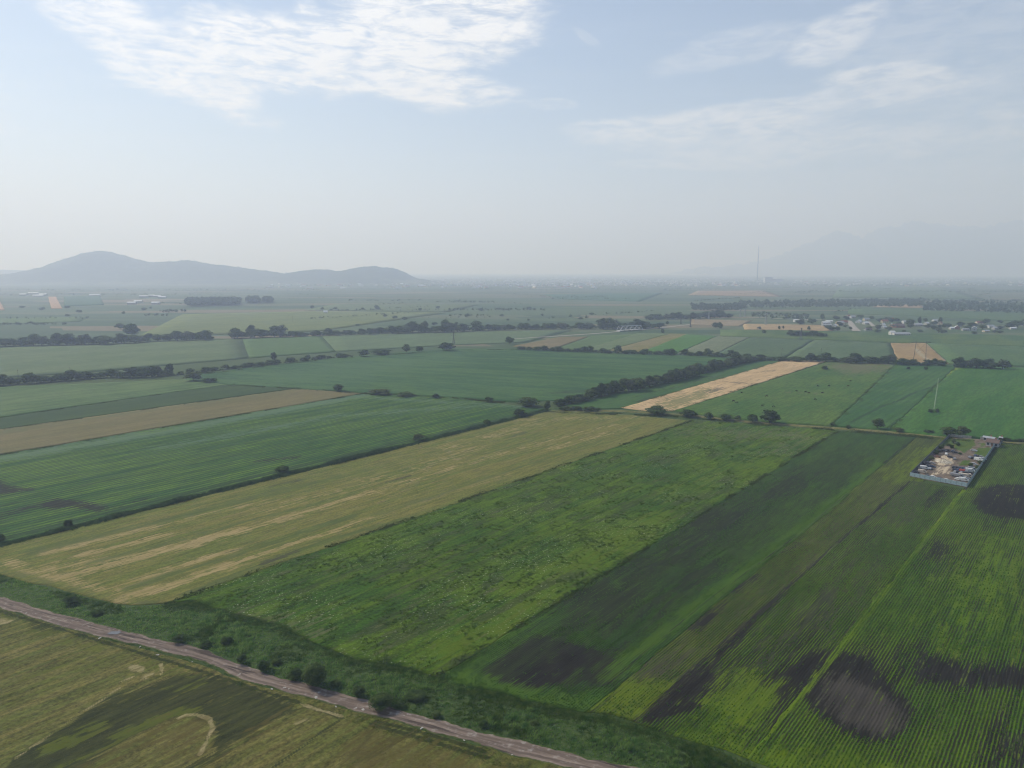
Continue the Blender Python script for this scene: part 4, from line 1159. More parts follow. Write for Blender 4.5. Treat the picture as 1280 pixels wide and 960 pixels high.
VERGE_UP = [(-120, 683), (-66, 700), (0, 719), (57, 734), (110, 748), (160, 759), (207, 757), (243, 754), (290, 769), (347, 784), (400, 810), (440, 827), (494, 834), (548, 849), (612, 866), (667, 885), (733, 895), (787, 906), (833, 920), (883, 940), (930, 966), (1000, 1000)]
VERGE_LO = [(900, 990), (800, 966), (720, 947), (640, 928), (560, 906), (480, 884), (400, 862), (320, 841), (250, 812), (130, 784), (60, 765), (0, 747), (-120, 712)]
P = scatter(VERGE_UP + VERGE_LO, 3.2, 1)
cl = .45 * fbm(P[:, 0] * .12, P[:, 1] * .12, 3) + .55 * fbm(P[:, 0] * .42, P[:, 1] * .42, 3)
dr = np.min(np.linalg.norm(P[:, None] - road_c[None, ::4], axis=2), axis=1)
big_ = fbm(P[:, 0] * .035, P[:, 1] * .035, 3)
hh = (.25 + 2.8 * np.clip(cl - .36, 0, 1)) * np.clip(.5 + 1.8 * (big_ - .3), .5, 1.3) * np.clip((dr - 1.6) / 4, .25, 1)
sel = fbm(P[:, 0] * .09 + 40, P[:, 1] * .09, 3) > .55
tufts('weed_clumps', P[sel], hh[sel] * .8, 10, .10, M_WEED, 'lighter leafy weeds scattered through the tall grass by the dirt road', 'weeds', 33, lean=.7, spread=.6)
P, hh = P[~sel], hh[~sel]
tufts('tall_grass', P, hh, 9, .11, M_REED, 'strip of tall dark grass and reeds between the dirt road and the fields', 'grass', 2, lean=.4, spread=.55)
# short grass on the lower side of the road
P = scatter([(-120, 724), (0, 759), (60, 777), (130, 796), (250, 826), (320, 853), (400, 875), (480, 898), (560, 921), (640, 943), (720, 963), (720, 985), (600, 952), (480, 918), (427, 899), (377, 884), (250, 843), (130, 808), (0, 769), (-120, 735)], 4.5, 3)
tufts('short_grass', P, .12 + .5 * fbm(P[:, 0] * .3, P[:, 1] * .3, 3) ** 2, 5, .05, M_WEED, 'ragged short grass along the lower edge of the dirt road', 'grass', 4)
# reeds along the ditch beside the striped crop
dl = polyline([(-80, 703), (0, 684), (150, 646), (300, 609), (500, 560), (684, 514)], 1400)
g = np.random.default_rng(11)
P = np.repeat(dl, 14, 0) + g.normal(size=(len(dl) * 14, 2)) * 1.3 - RP * 2.0
tufts('ditch_reeds', P, .5 + 3.2 * np.clip(fbm(P[:, 0] * .1, P[:, 1] * .1, 3) - .28, 0, 1), 5, .13, leaf_mat('ditch_blades', (.026, .060, .020), (.075, .125, .040), .3), 'line of reeds along the ditch between the striped crop and the hay field', 'reeds', 12)
# weeds of the meadow
P = scatter(F2A + F2B[::-1], .55, 5, (220, 640))
tufts('meadow_weeds', P, .12 + 1.3 * np.clip(fbm(P[:, 0] * .16, P[:, 1] * .16, 4) - .34, 0, 1), 14, .13, M_WEED, 'tangled weeds and long grass of the meadow', 'weeds', 6, lean=.7, spread=.6)
P = scatter(F20A + F20B[::-1], 1.6, 7)
tufts('grassland_tufts', P, .08 + .3 * fbm(P[:, 0] * .2, P[:, 1] * .2, 3), 4, .05, leaf_mat('dry_tufts', (.080, .088, .024), (.15, .135, .045), .3), 'short dry tufts on the grassland below the dirt road', 'grass', 8, lean=.7)
P = scatter(F1A + F1B[::-1], .7, 9, (170, 420))
tufts('hay_stubble', P, .07 + .22 * fbm(P[:, 0] * .2, P[:, 1] * .2, 3), 4, .05, leaf_mat('stubble_blades', (.12, .12, .038), (.22, .18, .08), .3), 'short stubble of the mown hay field', 'stubble', 10, lean=.7)

c = polyline([(207, 757), (243, 754), (290, 770), (347, 785), (400, 810), (440, 828), (494, 834), (548, 850), (612, 867), (667, 883), (733, 895), (787, 908), (833, 922), (883, 942), (935, 962)], 1500)
g = np.random.default_rng(41)
P = np.repeat(c, 9, 0) + g.normal(size=(13500, 2)) * 1.3
tufts('edge_grass', P, .12 + .55 * np.clip(fbm(P[:, 0] * .3, P[:, 1] * .3, 3) - .2, 0, 1), 6, .09, M_WEED, 'short bright grass where the tall grass strip meets the fields', 'grass', 42, lean=.7)
# rough margins between neighbouring fields
mg = []
g = np.random.default_rng(31)
for pix, wd_, n_ in [([(207, 755), (865, 526)], 1.0, 5), ([(548, 845), (1047, 539)], .9, 4), ([(-100, 586), (456, 492)], 1.4, 5), ([(-100, 551), (370, 486)], 1.4, 4), ([(-100, 537), (285, 481)], 1.4, 4), ([(285, 481), (370, 486), (456, 492), (560, 497), (670, 506)], 2.4, 9),
                     ([(777, 510), (982, 450)], 1.6, 4), ([(842, 514), (1033, 452)], 1.6, 4), ([(1040, 533), (1120, 455)], 1.6, 3), ([(1110, 539), (1197, 457)], 1.6, 3), ([(700, 515), (860, 521), (950, 531), (1040, 537), (1180, 549), (1290, 556)], 2.5, 9), ([(245, 469), (400, 450), (560, 438), (650, 437)], 3, 8), ([(0, 434), (187, 428), (400, 421), (575, 416), (720, 414)], 3, 6), ([(900, 421), (1110, 429), (1300, 436)], 4, 5)]:
    c = polyline(pix, 900)
    q = np.repeat(c, n_, 0) + g.normal(size=(900 * n_, 2)) * wd_
    cl_ = fbm(q[:, 0] * .06, q[:, 1] * .06, 3)
    mg.append(q[cl_ > .40])
P = np.concatenate(mg)
dd = np.linalg.norm(P, axis=1)
tufts('margin_grass', P, .25 + 1.1 * np.clip(fbm(P[:, 0] * .12, P[:, 1] * .12, 3) - .25, 0, 1), 4, .16, leaf_mat('margin_blades', (.036, .070, .018), (.095, .115, .036), .3), 'rough grass growing on the margins between the fields', 'grass', 32)


def crop_rows(name, A, B, spacing, step, bare, mat, label, seed, hgt, fade, thin=None, k=5):
    g = np.random.default_rng(seed)
    poly = [G(*p) for p in A + B[::-1]]
    Pn = np.array(poly)
    al, pr = Pn @ RD, Pn @ RP
    rows = np.arange(math.floor(pr.min() / spacing), math.ceil(pr.max() / spacing)) * spacing
    s = np.arange(al.min(), min(al.max(), fade[1] * 1.3), step)
    RR, SS = np.meshgrid(rows, s, indexing='ij')
    P = (RR.ravel()[:, None] + g.normal(size=RR.size)[:, None] * .05) * RP + (SS.ravel()[:, None] + g.uniform(-.5, .5, SS.size)[:, None] * step) * RD
    d = np.linalg.norm(P, axis=1)
    P = P[(np.abs(P[:, 0]) < P[:, 1] * .80 + 10) & (d < fade[1])]
    P = P[in_poly(P, poly)]
    d = np.linalg.norm(P, axis=1)
    keep = np.clip((fade[1] - d) / (fade[1] - fade[0]), 0, 1)
    mn_ = fbm(P @ RD * .06, P @ RP * .6, 3)
    bm = np.clip(bare(P) + (mn_ - .5) * .8, 0, 1)
    keep = keep * np.clip(1.15 - bm * 1.6, .04, 1)
    if thin is not None: keep = keep * (1 - .3 * np.clip(thin(P), 0, 1))
    keep = keep * np.clip(.2 + 2.4 * (fbm(P @ RD * .03, P @ RP * .12, 4) - .3), .12, 1)
    m_ = g.random(len(P)) < keep
    P = P[m_]
    tufts(name, P, hgt * (.45 + 1.1 * fbm(P[:, 0] * .07, P[:, 1] * .07)), k, .10, mat, label, 'crop', seed + 1, lean=.6, spread=.12, wind=(.05, -.02), z0=.14)


crop_rows('crop_plants', F3A, F3B, .72, .5, bare3, M_CROPD, 'dark leafy plants standing in rows in the dark crop field', 20, .42, (220, 420), thin3)
crop_rows('crop_plants', [(735, 890), (800, 904)], [(1148, 545), (1205, 549)], .76, .5, bare4, M_CROP, 'thin leafy plants in rows between the two dark furrows', 22, .34, (220, 420))
crop_rows('crop_plants', [(793, 902), (833, 916), (883, 933), (935, 950)], [(1140, 601), (1205, 611)], .76, .5, bare5, M_CROP, 'leafy plants in rows beside the black furrow', 24, .38, (220, 420))
crop_rows('crop_plants', [(935, 950), (1060, 990), (1250, 1050), (1500, 1120)], [(1250, 552), (1330, 558), (1600, 585)], .80, .5, bare6, M_CROP, 'leafy plants in rows around the oval ring of bare soil', 26, .40, (220, 420))

# ------------------------------------------------------------------ road-side litter, puddle
M_STONE = plain('pale_stone', (.36, .34, .31), .9, var=.3)
def rock_mesh(seed):
    bm = bmesh.new()
    bmesh.ops.create_icosphere(bm, subdivisions=2, radius=1)
    g = random.Random(seed)
    ph = [g.uniform(0, 6) for _ in range(6)]
    for v in bm.verts:
        c = v.co
        f = 1 + .18 * math.sin(c.x * 3 + ph[0]) + .15 * math.sin(c.y * 4 + ph[1]) + .15 * math.sin(c.z * 5 + ph[2]) + g.uniform(-.07, .07)
        v.co = Vector((c.x * f, c.y * f * .8, max(c.z * f * .5, -.2)))
    me = bpy.data.meshes.new('rubble_chunk')
    bm.to_mesh(me); bm.free()
    me.materials.append(M_STONE)
    return me
ROCKS = [rock_mesh(i) for i in range(4)]
for i, (u, v, s) in enumerate([(356, 860, .55), (361, 862, .35), (399, 866, .5), (395, 872, .7), (444, 886, .5), (454, 888, .65), (460, 882, .45), (505, 895, .4), (527, 911, .5), (340, 862, .5), (125, 798, .6), (197, 819, .6), (175, 809, .4), (33, 767, .5), (300, 843, .35), (240, 828, .3), (420, 884, .35), (488, 892, .3), (580, 926, .35), (640, 944, .3)]):
    p = G(u, v)
    o = link('rubble_chunk', ROCKS[i % 4], None, (p[0], p[1], .16))
    s *= .8
    o.scale = (s * 1.2, s * .7, s * .5); o.rotation_euler = (0, 0, i * 1.7)
    tag(o, 'pale chunk of rubble lying on the edge of the dirt road', 'rubble', 'rubble along the dirt road')
m_pud, t, out = new_mat('puddle_water')
b = t.n('ShaderNodeBsdfPrincipled'); b.inputs['Base Color'].default_value = (.12, .115, .11, 1); b.inputs['Roughness'].default_value = .06
t.link(b.outputs[0], out.inputs['Surface'])
for (u, v, a_, b_) in [(143, 792, 1.9, 1.0)]:
    c = G(u, v); mb = MB()
    ring_ = [(c[0] + math.cos(k * .35) * a_ * (1 + .2 * math.sin(k * 1.3)), c[1] + math.sin(k * .35) * b_ * (1 + .2 * math.cos(k * 2.1)), .285) for k in range(18)]
    mb.quad(ring_)
    tag(link('puddle', mb.mesh('puddle', m_pud)), 'shallow grey puddle on the dirt road', None, None, 'structure')

# ------------------------------------------------------------------ cattle
def cow_mesh(pose):
    me = bpy.data.meshes.new('cow_skin')
    bm = bmesh.new()
    sk = bm.verts.layers.skin.verify()
    nodes = []
    def v(p, r):
        q = bm.verts.new(p); q[sk].radius = (r if isinstance(r, tuple) else (r, r)); nodes.append(q); return q
    z = 1.02 if pose != 'lying' else .42
    hip = v((-.75, 0, z + .04), (.27, .30)); mid = v((-.2, 0, z - .04), (.32, .36)); sh = v((.42, 0, z), (.26, .34))
    bm.edges.new((hip, mid)); bm.edges.new((mid, sh))
    if pose == 'grazing':
        nk = v((.78, .0, z - .12), .17); hd = v((1.02, .02, z - .55), .13); mz = v((1.12, .02, z - .88), .085)
    elif pose == 'standing':
        nk = v((.80, .05, z + .16), .17); hd = v((1.10, .1, z + .32), .14); mz = v((1.42, .14, z + .18), .085)
    else:
        nk = v((.78, .05, z + .18), .17); hd = v((1.02, .1, z + .36), .14); mz = v((1.32, .12, z + .22), .085)
    bm.edges.new((sh, nk)); bm.edges.new((nk, hd)); bm.edges.new((hd, mz))
    for s in (-1, 1):
        e = v((hd.co.x - .02, hd.co.y + s * .22, hd.co.z + .06), .035); bm.edges.new((hd, e))
    if pose != 'lying':
        for s in (-1, 1):
            k = v((.44, s * .19, .62), .105); f = v((.46, s * .19, .30), .06); h = v((.46, s * .19, .04), .06)
            bm.edges.new((sh, k)); bm.edges.new((k, f)); bm.edges.new((f, h))
            k = v((-.72, s * .2, .70), .13); f = v((-.88, s * .2, .40), .07); h = v((-.80, s * .2, .04), .06)
            bm.edges.new((hip, k)); bm.edges.new((k, f)); bm.edges.new((f, h))
    else:
        for s in (-1, 1):
            k = v((.60, s * .28, .14), .09); f = v((.90, s * .26, .09), .06); bm.edges.new((sh, k)); bm.edges.new((k, f))
            k = v((-.5, s * .4, .16), .12); f = v((-.15, s * .46, .09), .07); bm.edges.new((hip, k)); bm.edges.new((k, f))
    tl = v((-1.02, 0, z + .02), .04); te = v((-1.08, .02, z - .55 if pose != 'lying' else .1), .045)
    bm.edges.new((hip, tl)); bm.edges.new((tl, te))
    mid[sk].use_root = True
    bm.to_mesh(me); bm.free()
    o = bpy.data.objects.new('cow_tmp', me); COL.objects.link(o)
    o.modifiers.new('s', 'SKIN'); sb = o.modifiers.new('b', 'SUBSURF'); sb.levels = 1; sb.render_levels = 1
    dg = bpy.context.evaluated_depsgraph_get()
    r = bpy.data.meshes.new_from_object(o.evaluated_get(dg))
    bpy.data.objects.remove(o)
    r.name = 'cow_body'
    r.materials.clear()
    for p in r.polygons: p.use_smooth = True
    return r
M_COW = [plain('dark_hide', (.020, .015, .012), .7, scale=1.2, var=.4), plain('brown_hide', (.07, .04, .022), .7, scale=1.2, var=.4)]
COWS = [cow_mesh('grazing'), cow_mesh('standing'), cow_mesh('lying')]
for m_ in COWS: m_.materials.append(M_COW[0])
for i, (u, v, s) in enumerate([(917, 502.5, 0), (921, 504.5, 0), (927, 491.5, 2), (958, 496.5, 0), (953, 508.5, 1), (967, 509.5, 0), (996, 489.5, 2), (1007, 491, 1), (1011, 492.5, 0), (1022, 483.5, 0), (1036, 483.5, 0), (1028, 492.5, 1), (1019, 500.5, 0), (1060, 483.5, 0), (1063, 476.8, 2)]):
    p = G(u, v)
    o = link('cow', COWS[s], None, (p[0], p[1], .26))
    o.rotation_euler = (0, 0, [0.2, 2.9, .5, 3.3, -.3, 0.1, 2.8][i % 7]); o.scale = (1.15,) * 3
    o.material_slots[0].link = 'OBJECT'; o.material_slots[0].material = M_COW[1 if i % 5 == 3 else 0]
    tag(o, ['dark cow grazing on the pasture beside the straw strip', 'dark cow standing on the pasture beside the straw strip', 'dark cow lying on the pasture beside the straw strip'][s], 'cow', 'cattle on the pasture')

# ------------------------------------------------------------------ pylons, poles, bridge, chimney
M_STEEL = plain('galvanised_steel', (.30, .31, .32), .55, .6)
M_DARKSTEEL = plain('weathered_steel', (.10, .10, .105), .7, .3)
M_WOOD = plain('pole_wood', (.10, .08, .065), .9)
M_CONC = plain('pale_concrete', (.45, .44, .42), .85)


def lattice(u, v, hpx, label, mat=M_DARKSTEEL, w=.17):
    p = G(u, v); s = depth_at(u, v) / FPX; h = hpx * s
    o = bpy.data.objects.new('lattice_pylon', None); COL.objects.link(o); o.location = (p[0], p[1], 0)
    b = h * w * .5
    r = max(.16, s * .16)
    corners = [(-1, -1), (1, -1), (1, 1), (-1, 1)]
    def pt_(c, f): k = b * (1 - .84 * min(f / .7, 1)); return (c[0] * k, c[1] * k, h * f)
    for c in corners:
        link('leg', MB().bar(pt_(c, 0), pt_(c, .7), r).bar(pt_(c, .7), pt_(c, 1), r * .8).mesh('leg', mat), o)
    mb = MB(); lv = [0, .14, .28, .41, .53, .63, .72, .81, .9, .98]
    for f0, f1 in zip(lv[:-1], lv[1:]):
        for i in range(4):
            c0, c1 = corners[i], corners[(i + 1) % 4]
            mb.bar(pt_(c0, f0), pt_(c1, f1), r * .5, n=3); mb.bar(pt_(c1, f0), pt_(c0, f1), r * .5, n=3)
    link('bracing', mb.mesh('bracing', mat), o)
    for f, L in ((.72, .24), (.83, .19), (.94, .15)):
        mb = MB()
        for sgn in (-1, 1):
            mb.bar((0, 0, h * f), (sgn * h * L, 0, h * f), r * .8); mb.bar((0, 0, h * (f + .05)), (sgn * h * L, 0, h * f), r * .6)
            mb.bar((sgn * h * L, 0, h * f), (sgn * h * L, 0, h * (f - .04)), r * .5)
        link('crossarm', mb.mesh('crossarm', mat), o)
    o.rotation_euler = (0, 0, .4)
    tag(o, label, 'pylon')


lattice(567, 430, 15, 'narrow dark lattice pylon above the broad bush')
lattice(1001, 425, 15, 'dark lattice pylon on the rough meadow left of the village')
lattice(957, 406, 15, 'grey lattice pylon behind the tan stubble strip', M_STEEL)
lattice(863, 409, 10, 'small lattice pylon beside the bridge road', M_DARKSTEEL)
lattice(851, 405, 9, 'small lattice pylon farther along the bridge road', M_DARKSTEEL)
lattice(925, 396, 10, 'pale lattice pylon, left one of the far pair', M_STEEL)
lattice(931, 396, 10, 'pale lattice pylon, right one of the far pair', M_STEEL)
lattice(886, 399, 9, 'pale lattice pylon in front of the far wood', M_STEEL)
# portal pylon with splayed legs
p = G(1149, 456); s = depth_at(1149, 456) / FPX
o = bpy.data.objects.new('portal_pylon', None); COL.objects.link(o); o.location = (p[0], p[1], 0)
ph_ = 30 * s; hw = 6.5 * s
for sg in (-1, 1):
    link('leg', MB().bar((sg * hw * 1.25, 0, 0), (sg * hw * .95, 0, ph_), .34, .2).mesh('leg', M_DARKSTEEL), o)
link('crossbeam', MB().bar((-hw * 1.9, 0, ph_ * .93), (hw * 1.9, 0, ph_ * .93), .3).bar((-hw * 1.9, 0, ph_ * .93), (-hw * .9, 0, ph_), .15).bar((hw * 1.9, 0, ph_ * .93), (hw * .9, 0, ph_), .15).mesh('crossbeam', M_DARKSTEEL), o)
link('brace', MB().bar((-hw * 1.1, 0, ph_ * .45), (hw * .97, 0, ph_ * .9), .1).bar((hw * 1.1, 0, ph_ * .45), (-hw * .97, 0, ph_ * .9), .1).mesh('brace', M_DARKSTEEL), o)
tag(o, 'tall two-legged portal pylon standing behind the middle hedge', 'pylon')


def pole(u, v, hpx, label):
    p = G(u, v); s = depth_at(u, v) / FPX; h = hpx * s
    o = bpy.data.objects.new('utility_pole', None); COL.objects.link(o); o.location = (p[0], p[1], 0)
    link('post', MB().bar((0, 0, 0), (0, 0, h), .2, .14, 6).mesh('post', M_WOOD), o)
    link('crossarm', MB().box((0, 0, h * .93), (2.0, .16, .16)).mesh('crossarm', M_WOOD), o)
    link('insulator', MB().bar((-.85, 0, h * .93), (-.85, 0, h * .98), .08).bar((.85, 0, h * .93), (.85, 0, h * .98), .08).bar((0, 0, h), (0, 0, h * 1.03), .08).mesh('insulator', M_CONC), o)
    tag(o, label, 'pole', 'utility poles on the plain')
for u, v, h, lb in [(23, 472, 10, 'wooden utility pole at the left end of the dark hedge'), (88, 468, 9, 'wooden utility pole right of the leftmost one'), (366, 402, 7, 'utility pole on the yellowish field beyond the tree belt'), (1026, 447, 12, 'utility pole behind the middle hedge left of the tall clump'), (977, 447, 12, 'utility pole behind the middle hedge above the straw strip')]:
    pole(u, v, h, lb)

# truss bridge
a, b = G(773, 414.5), G(801, 412.6)
L = float(np.linalg.norm(b - a)); ang = math.atan2(b[1] - a[1], b[0] - a[0])
o = bpy.data.objects.new('truss_bridge', None); COL.objects.link(o); o.location = (a[0], a[1], 0); o.rotation_euler = (0, 0, ang)
M_WHITE = plain('grey_steel', (.36, .38, .41), .6)
link('deck', MB().box((L / 2, 0, 1.8), (L, 9, .6)).mesh('deck', M_CONC), o)
for sgn in (-1, 1):
    y = sgn * 4.6; top = 9.5
    link('top_chord', MB().bar((L * .08, y, top), (L * .92, y, top), .5).bar((0, y, 2), (L * .08, y, top), .45).bar((L, y, 2), (L * .92, y, top), .45).mesh('top_chord', M_WHITE), o)
    for k in range(8):
        x0 = L * .08 + L * .84 * k / 8; x1 = L * .08 + L * .84 * (k + 1) / 8
        link('diagonal', MB().bar((x0, y, 2.0 if k % 2 else top), (x1, y, top if k % 2 else 2.0), .35).mesh('diagonal', M_WHITE), o)
for x in (0, L / 2, L):
    link('pier', MB().box((x, 0, .7), (1.6, 8, 1.6)).mesh('pier', M_CONC), o)
tag(o, 'pale steel truss bridge on the country road before the tree clump', 'bridge')

# far chimney and its power station
d = pixdir(947, 338); t_ = 6800 / d.y
cx_, cy_ = d.x * t_, 6800
ch = H + 6800 * (338 - 309) / 899
o = bpy.data.objects.new('power_station_chimney', None); COL.objects.link(o); o.location = (cx_, cy_, 0)
link('shaft', MB().bar((0, 0, 0), (0, 0, ch), 5.2, 3.2, 14).mesh('shaft', M_CONC, smooth=True), o)
link('rim', MB().bar((0, 0, ch), (0, 0, ch + 3), 3.5, 3.5, 14).mesh('rim', M_DARKSTEEL), o)
tag(o, 'very tall thin chimney rising above the hazy horizon', 'chimney')
M_FARWALL = plain('hall_wall', (.40, .40, .40), .9)
M_FARROOF = plain('hall_roof', (.22, .22, .23), .9)
o = bpy.data.objects.new('power_station', None); COL.objects.link(o); o.location = (cx_ + 110, cy_ + 20, 0)
link('boiler_house', MB().box((0, 0, 22), (70, 50, 44)).mesh('boiler_house', M_FARWALL), o)
link('turbine_hall', MB().box((85, 0, 13), (96, 45, 26)).mesh('turbine_hall', M_FARWALL), o)
link('roof', MB().box((0, 0, 45), (73, 53, 2.4)).box((85, 0, 27), (99, 48, 2.4)).mesh('roof', M_FARROOF), o)
tag(o, 'blocky power station halls beside the tall chimney', 'power station')

# ------------------------------------------------------------------ houses
ROOFS = {'red': plain('red_tiles', (.20, .075, .05), .85, scale=3), 'brown': plain('brown_tiles', (.12, .08, .065), .85, scale=3), 'white': plain('white_sheet_roof', (.56, .57, .58), .5), 'grey': plain('grey_sheet_roof', (.30, .31, .33), .6)}
WALLS = {'white': plain('white_plaster', (.52, .51, .48), .9), 'cream': plain('cream_plaster', (.52, .44, .32), .9), 'brick': plain('brick_wall', (.28, .13, .09), .9), 'grey': plain('grey_plaster', (.33, .33, .32), .9)}
M_GLASS = plain('dark_window', (.02, .025, .03), .15, spec=.6)
M_DOOR = plain('door_wood', (.12, .07, .04), .7)
HM = {}
def house_meshes(L, Wd, hw_, hr):
    key = (L, Wd, hw_, hr)
    if key in HM: return HM[key]
    wb = MB(); x, y = L / 2, Wd / 2
    wb.quad([(-x, -y, 0), (x, -y, 0), (x, -y, hw_), (-x, -y, hw_)]); wb.quad([(x, y, 0), (-x, y, 0), (-x, y, hw_), (x, y, hw_)])
    wb.quad([(x, -y, 0), (x, y, 0), (x, y, hw_), (x, 0, hw_ + hr), (x, -y, hw_)]); wb.quad([(-x, y, 0), (-x, -y, 0), (-x, -y, hw_), (-x, 0, hw_ + hr), (-x, y, hw_)])
    rb = MB(); e = .45; X = x + e; sl = hr / y; yy = y + e; zl = hw_ - e * sl; th = .18
    for sgn in (-1, 1):
        p_ = [(-X, sgn * yy, zl), (X, sgn * yy, zl), (X, 0, hw_ + hr + .02), (-X, 0, hw_ + hr + .02)]
        q_ = [(a_, b_, c_ + th) for a_, b_, c_ in p_]
        rb.quad(q_ if sgn < 0 else q_[::-1]); rb.quad(p_[::-1] if sgn < 0 else p_)
        for i in range(4):
            j = (i + 1) % 4
            rb.quad([p_[i], p_[j], q_[j], q_[i]])
    chm = MB().box((x * .3, y * .3, hw_ + hr * .75 + .5), (.6, .6, 1.6))
    win = MB().box((0, 0, 0), (1.2, .12, 1.3)); dr_ = MB().box((0, 0, 1.05), (1.0, .12, 2.1))
    HM[key] = (wb, rb, chm, win, dr_, {})
    return HM[key]


def house(u, v, L, Wd, hw_, hr, wall, roof, rot, label, group='houses of the village', name='village_house', cat='house', details=True, z=0, windows=3):
    wb, rb, chm, win, dr_, cache = house_meshes(L, Wd, hw_, hr)
    def gm(k, mbx, mat):
        if (k, mat.name) not in cache: cache[(k, mat.name)] = mbx.mesh(k, mat)
        return cache[(k, mat.name)]
    p = G(u, v)
    o = bpy.data.objects.new(name, None); COL.objects.link(o); o.location = (p[0], p[1], z); o.rotation_euler = (0, 0, rot)
    link('walls', gm('walls', wb, WALLS[wall]), o)
    rf = link('roof', gm('roof', rb, ROOFS[roof]), o)
    if details:
        link('chimney', gm('chimney', chm, WALLS['brick']), rf)
        for k in range(windows):
            xx = -L / 2 + L * (k + .5) / windows
            if k == windows // 2:
                link('door', gm('door', dr_, M_DOOR), o, (xx, -Wd / 2 - .03, 0))
            else:
                link('window', gm('window', win, M_GLASS), o, (xx, -Wd / 2 - .03, hw_ * .55))
            link('window', gm('window', win, M_GLASS), o, (xx, Wd / 2 + .03, hw_ * .55))
        for sgn in (-1, 1):
            w_ = link('window', gm('window', win, M_GLASS), o, (sgn * (L / 2 + .03), 0, hw_ * .55)); w_.rotation_euler = (0, 0, math.pi / 2)
    return tag(o, label, cat, group)


def v1(x, y): return 1020 + x / 9.85, 385 + y / 9.85
def v2(x, y): return 1150 + x / 9.85, 385 + y / 9.85
for (x, y), args, lb in [
        ((120, 195), (16, 8, 3, 2.4, 'grey', 'white', .1), 'long white-roofed house at the left end of the village'), ((228, 232), (10, 7, 3, 2.6, 'white', 'white', .9), 'small white gabled house left of the sandy lane'),
        ((292, 215), (13, 10, 6, 3, 'cream', 'grey', .2), 'tall cream house left of the wide sandy lane'), ((345, 190), (13, 9, 3.2, 3.2, 'cream', 'red', .1), 'red-roofed house just left of the wide sandy lane'),
        ((130, 225), (18, 8, 3, 2, 'grey', 'grey', .05), 'long grey shed below the white-roofed house'), ((525, 185), (13, 10, 3.6, 3.4, 'white', 'white', .8), 'bright white-roofed house right of the wide sandy lane'),
        ((610, 200), (11, 8, 3, 2.6, 'white', 'white', .3), 'white house left of the short sandy lane'), ((618, 155), (13, 8, 3.2, 3, 'cream', 'grey', .2), 'grey-roofed house behind the short lane'),
        ((450, 125), (12, 8, 3.2, 3, 'white', 'grey', .2), 'pale house at the back of the village above the wide lane'), ((395, 115), (11, 8, 3, 3, 'white', 'red', .5), 'small red-roofed house at the back of the village'),
        ((825, 220), (9, 6, 2.8, 2, 'white', 'white', .6), 'small white house, upper of the stacked pair'), ((835, 248), (10, 6, 2.8, 2, 'white', 'white', .6), 'small white house, lower of the stacked pair'),
        ((925, 225), (9, 7, 3, 2.4, 'cream', 'white', .9), 'small white-roofed house beside the brown hall'), ((840, 180), (14, 9, 3.2, 3.2, 'cream', 'red', .15), 'wide red-roofed house behind the stacked pair'),
        ((945, 160), (11, 9, 3.4, 3.6, 'brick', 'red', 1.2), 'steep red-roofed house behind the brown hall'), ((1012, 240), (20, 13, 4, 3.4, 'brick', 'brown', .1), 'large brown-roofed hall in the middle of the village'),
        ((1110, 190), (16, 9, 4, 2.6, 'white', 'grey', .05), 'white house with grey roof under the tall garden tree'), ((1250, 220), (16, 9, 3, 2.2, 'grey', 'grey', .05), 'low grey house right of the white one under the tree'),
        ((640, 275), (13, 6, 2.4, 1.6, 'grey', 'brown', .15), 'low brown shed in front of the lanes')]:
    u_, v_ = v1(x, y); L_, W_, h1, h2, wl, rf_, rt = args
    house(u_, v_, L_, W_, h1, h2, wl, rf_, rt, lb)
for (x, y), args, lb in [
        ((455, 262), (10, 8, 4.2, 3.0, 'brick', 'white', 1.1), 'red-walled house with a white roof'), ((665, 278), (12, 9, 4.6, 3.2, 'grey', 'white', 1.0), 'grey-walled house with a steep white roof'),
        ((555, 278), (13, 6, 2.6, 1.5, 'grey', 'grey', .1), 'low grey shed between the red-walled and grey-walled houses'), ((860, 245), (14, 9, 3.2, 2.8, 'white', 'grey', .3), 'wide grey-roofed house with white walls near the right end'),
        ((935, 265), (12, 8, 3, 2.4, 'grey', 'grey', .1), 'grey house in front of the wide grey-roofed one'), ((245, 210), (10, 8, 4.5, 3, 'cream', 'red', .8), 'narrow red-roofed house under a tall tree'),
        ((190, 170), (12, 8, 3, 2.6, 'white', 'grey', .1), 'pale house behind the narrow red-roofed one'), ((395, 262), (10, 6, 2.6, 1.6, 'white', 'white', .1), 'low white shed left of the red-walled house'),
        ((735, 200), (17, 9, 3.4, 3.4, 'cream', 'red', .1), 'wide pinkish red-roofed house near the right end'), ((1245, 215), (15, 12, 4.5, 3.5, 'white', 'white', .1), 'bulky white house at the right border of the picture'),
        ((1140, 262), (11, 6, 2.6, 1.4, 'white', 'white', .05), 'low white shed near the right border'), ((810, 295), (11, 6, 2.4, 1.4, 'cream', 'grey', .2), 'low cream shed in front of the wide pinkish house'),
        ((80, 205), (10, 7, 3, 2.4, 'white', 'white', .5), 'small white house behind the village green')]:
    u_, v_ = v2(x, y); L_, W_, h1, h2, wl, rf_, rt = args
    house(u_, v_, L_, W_, h1, h2, wl, rf_, rt, lb)
house(*v1(1045, 335), 28, 9, 3.0, 2.0, 'white', 'grey', .03, 'long low grey-roofed barn in front of the village', name='long_barn', cat='barn', windows=7)
house(*v1(935, 330), 8, 8, 4.5, 2.6, 'white', 'white', .03, 'bright white annex at the end of the long barn', name='barn_annex', cat='barn')
house(997, 402.5, 16, 8, 4, 1.6, 'white', 'white', .0, 'bright white shed left of the village behind the stubble', name='white_shed', cat='shed', windows=3)
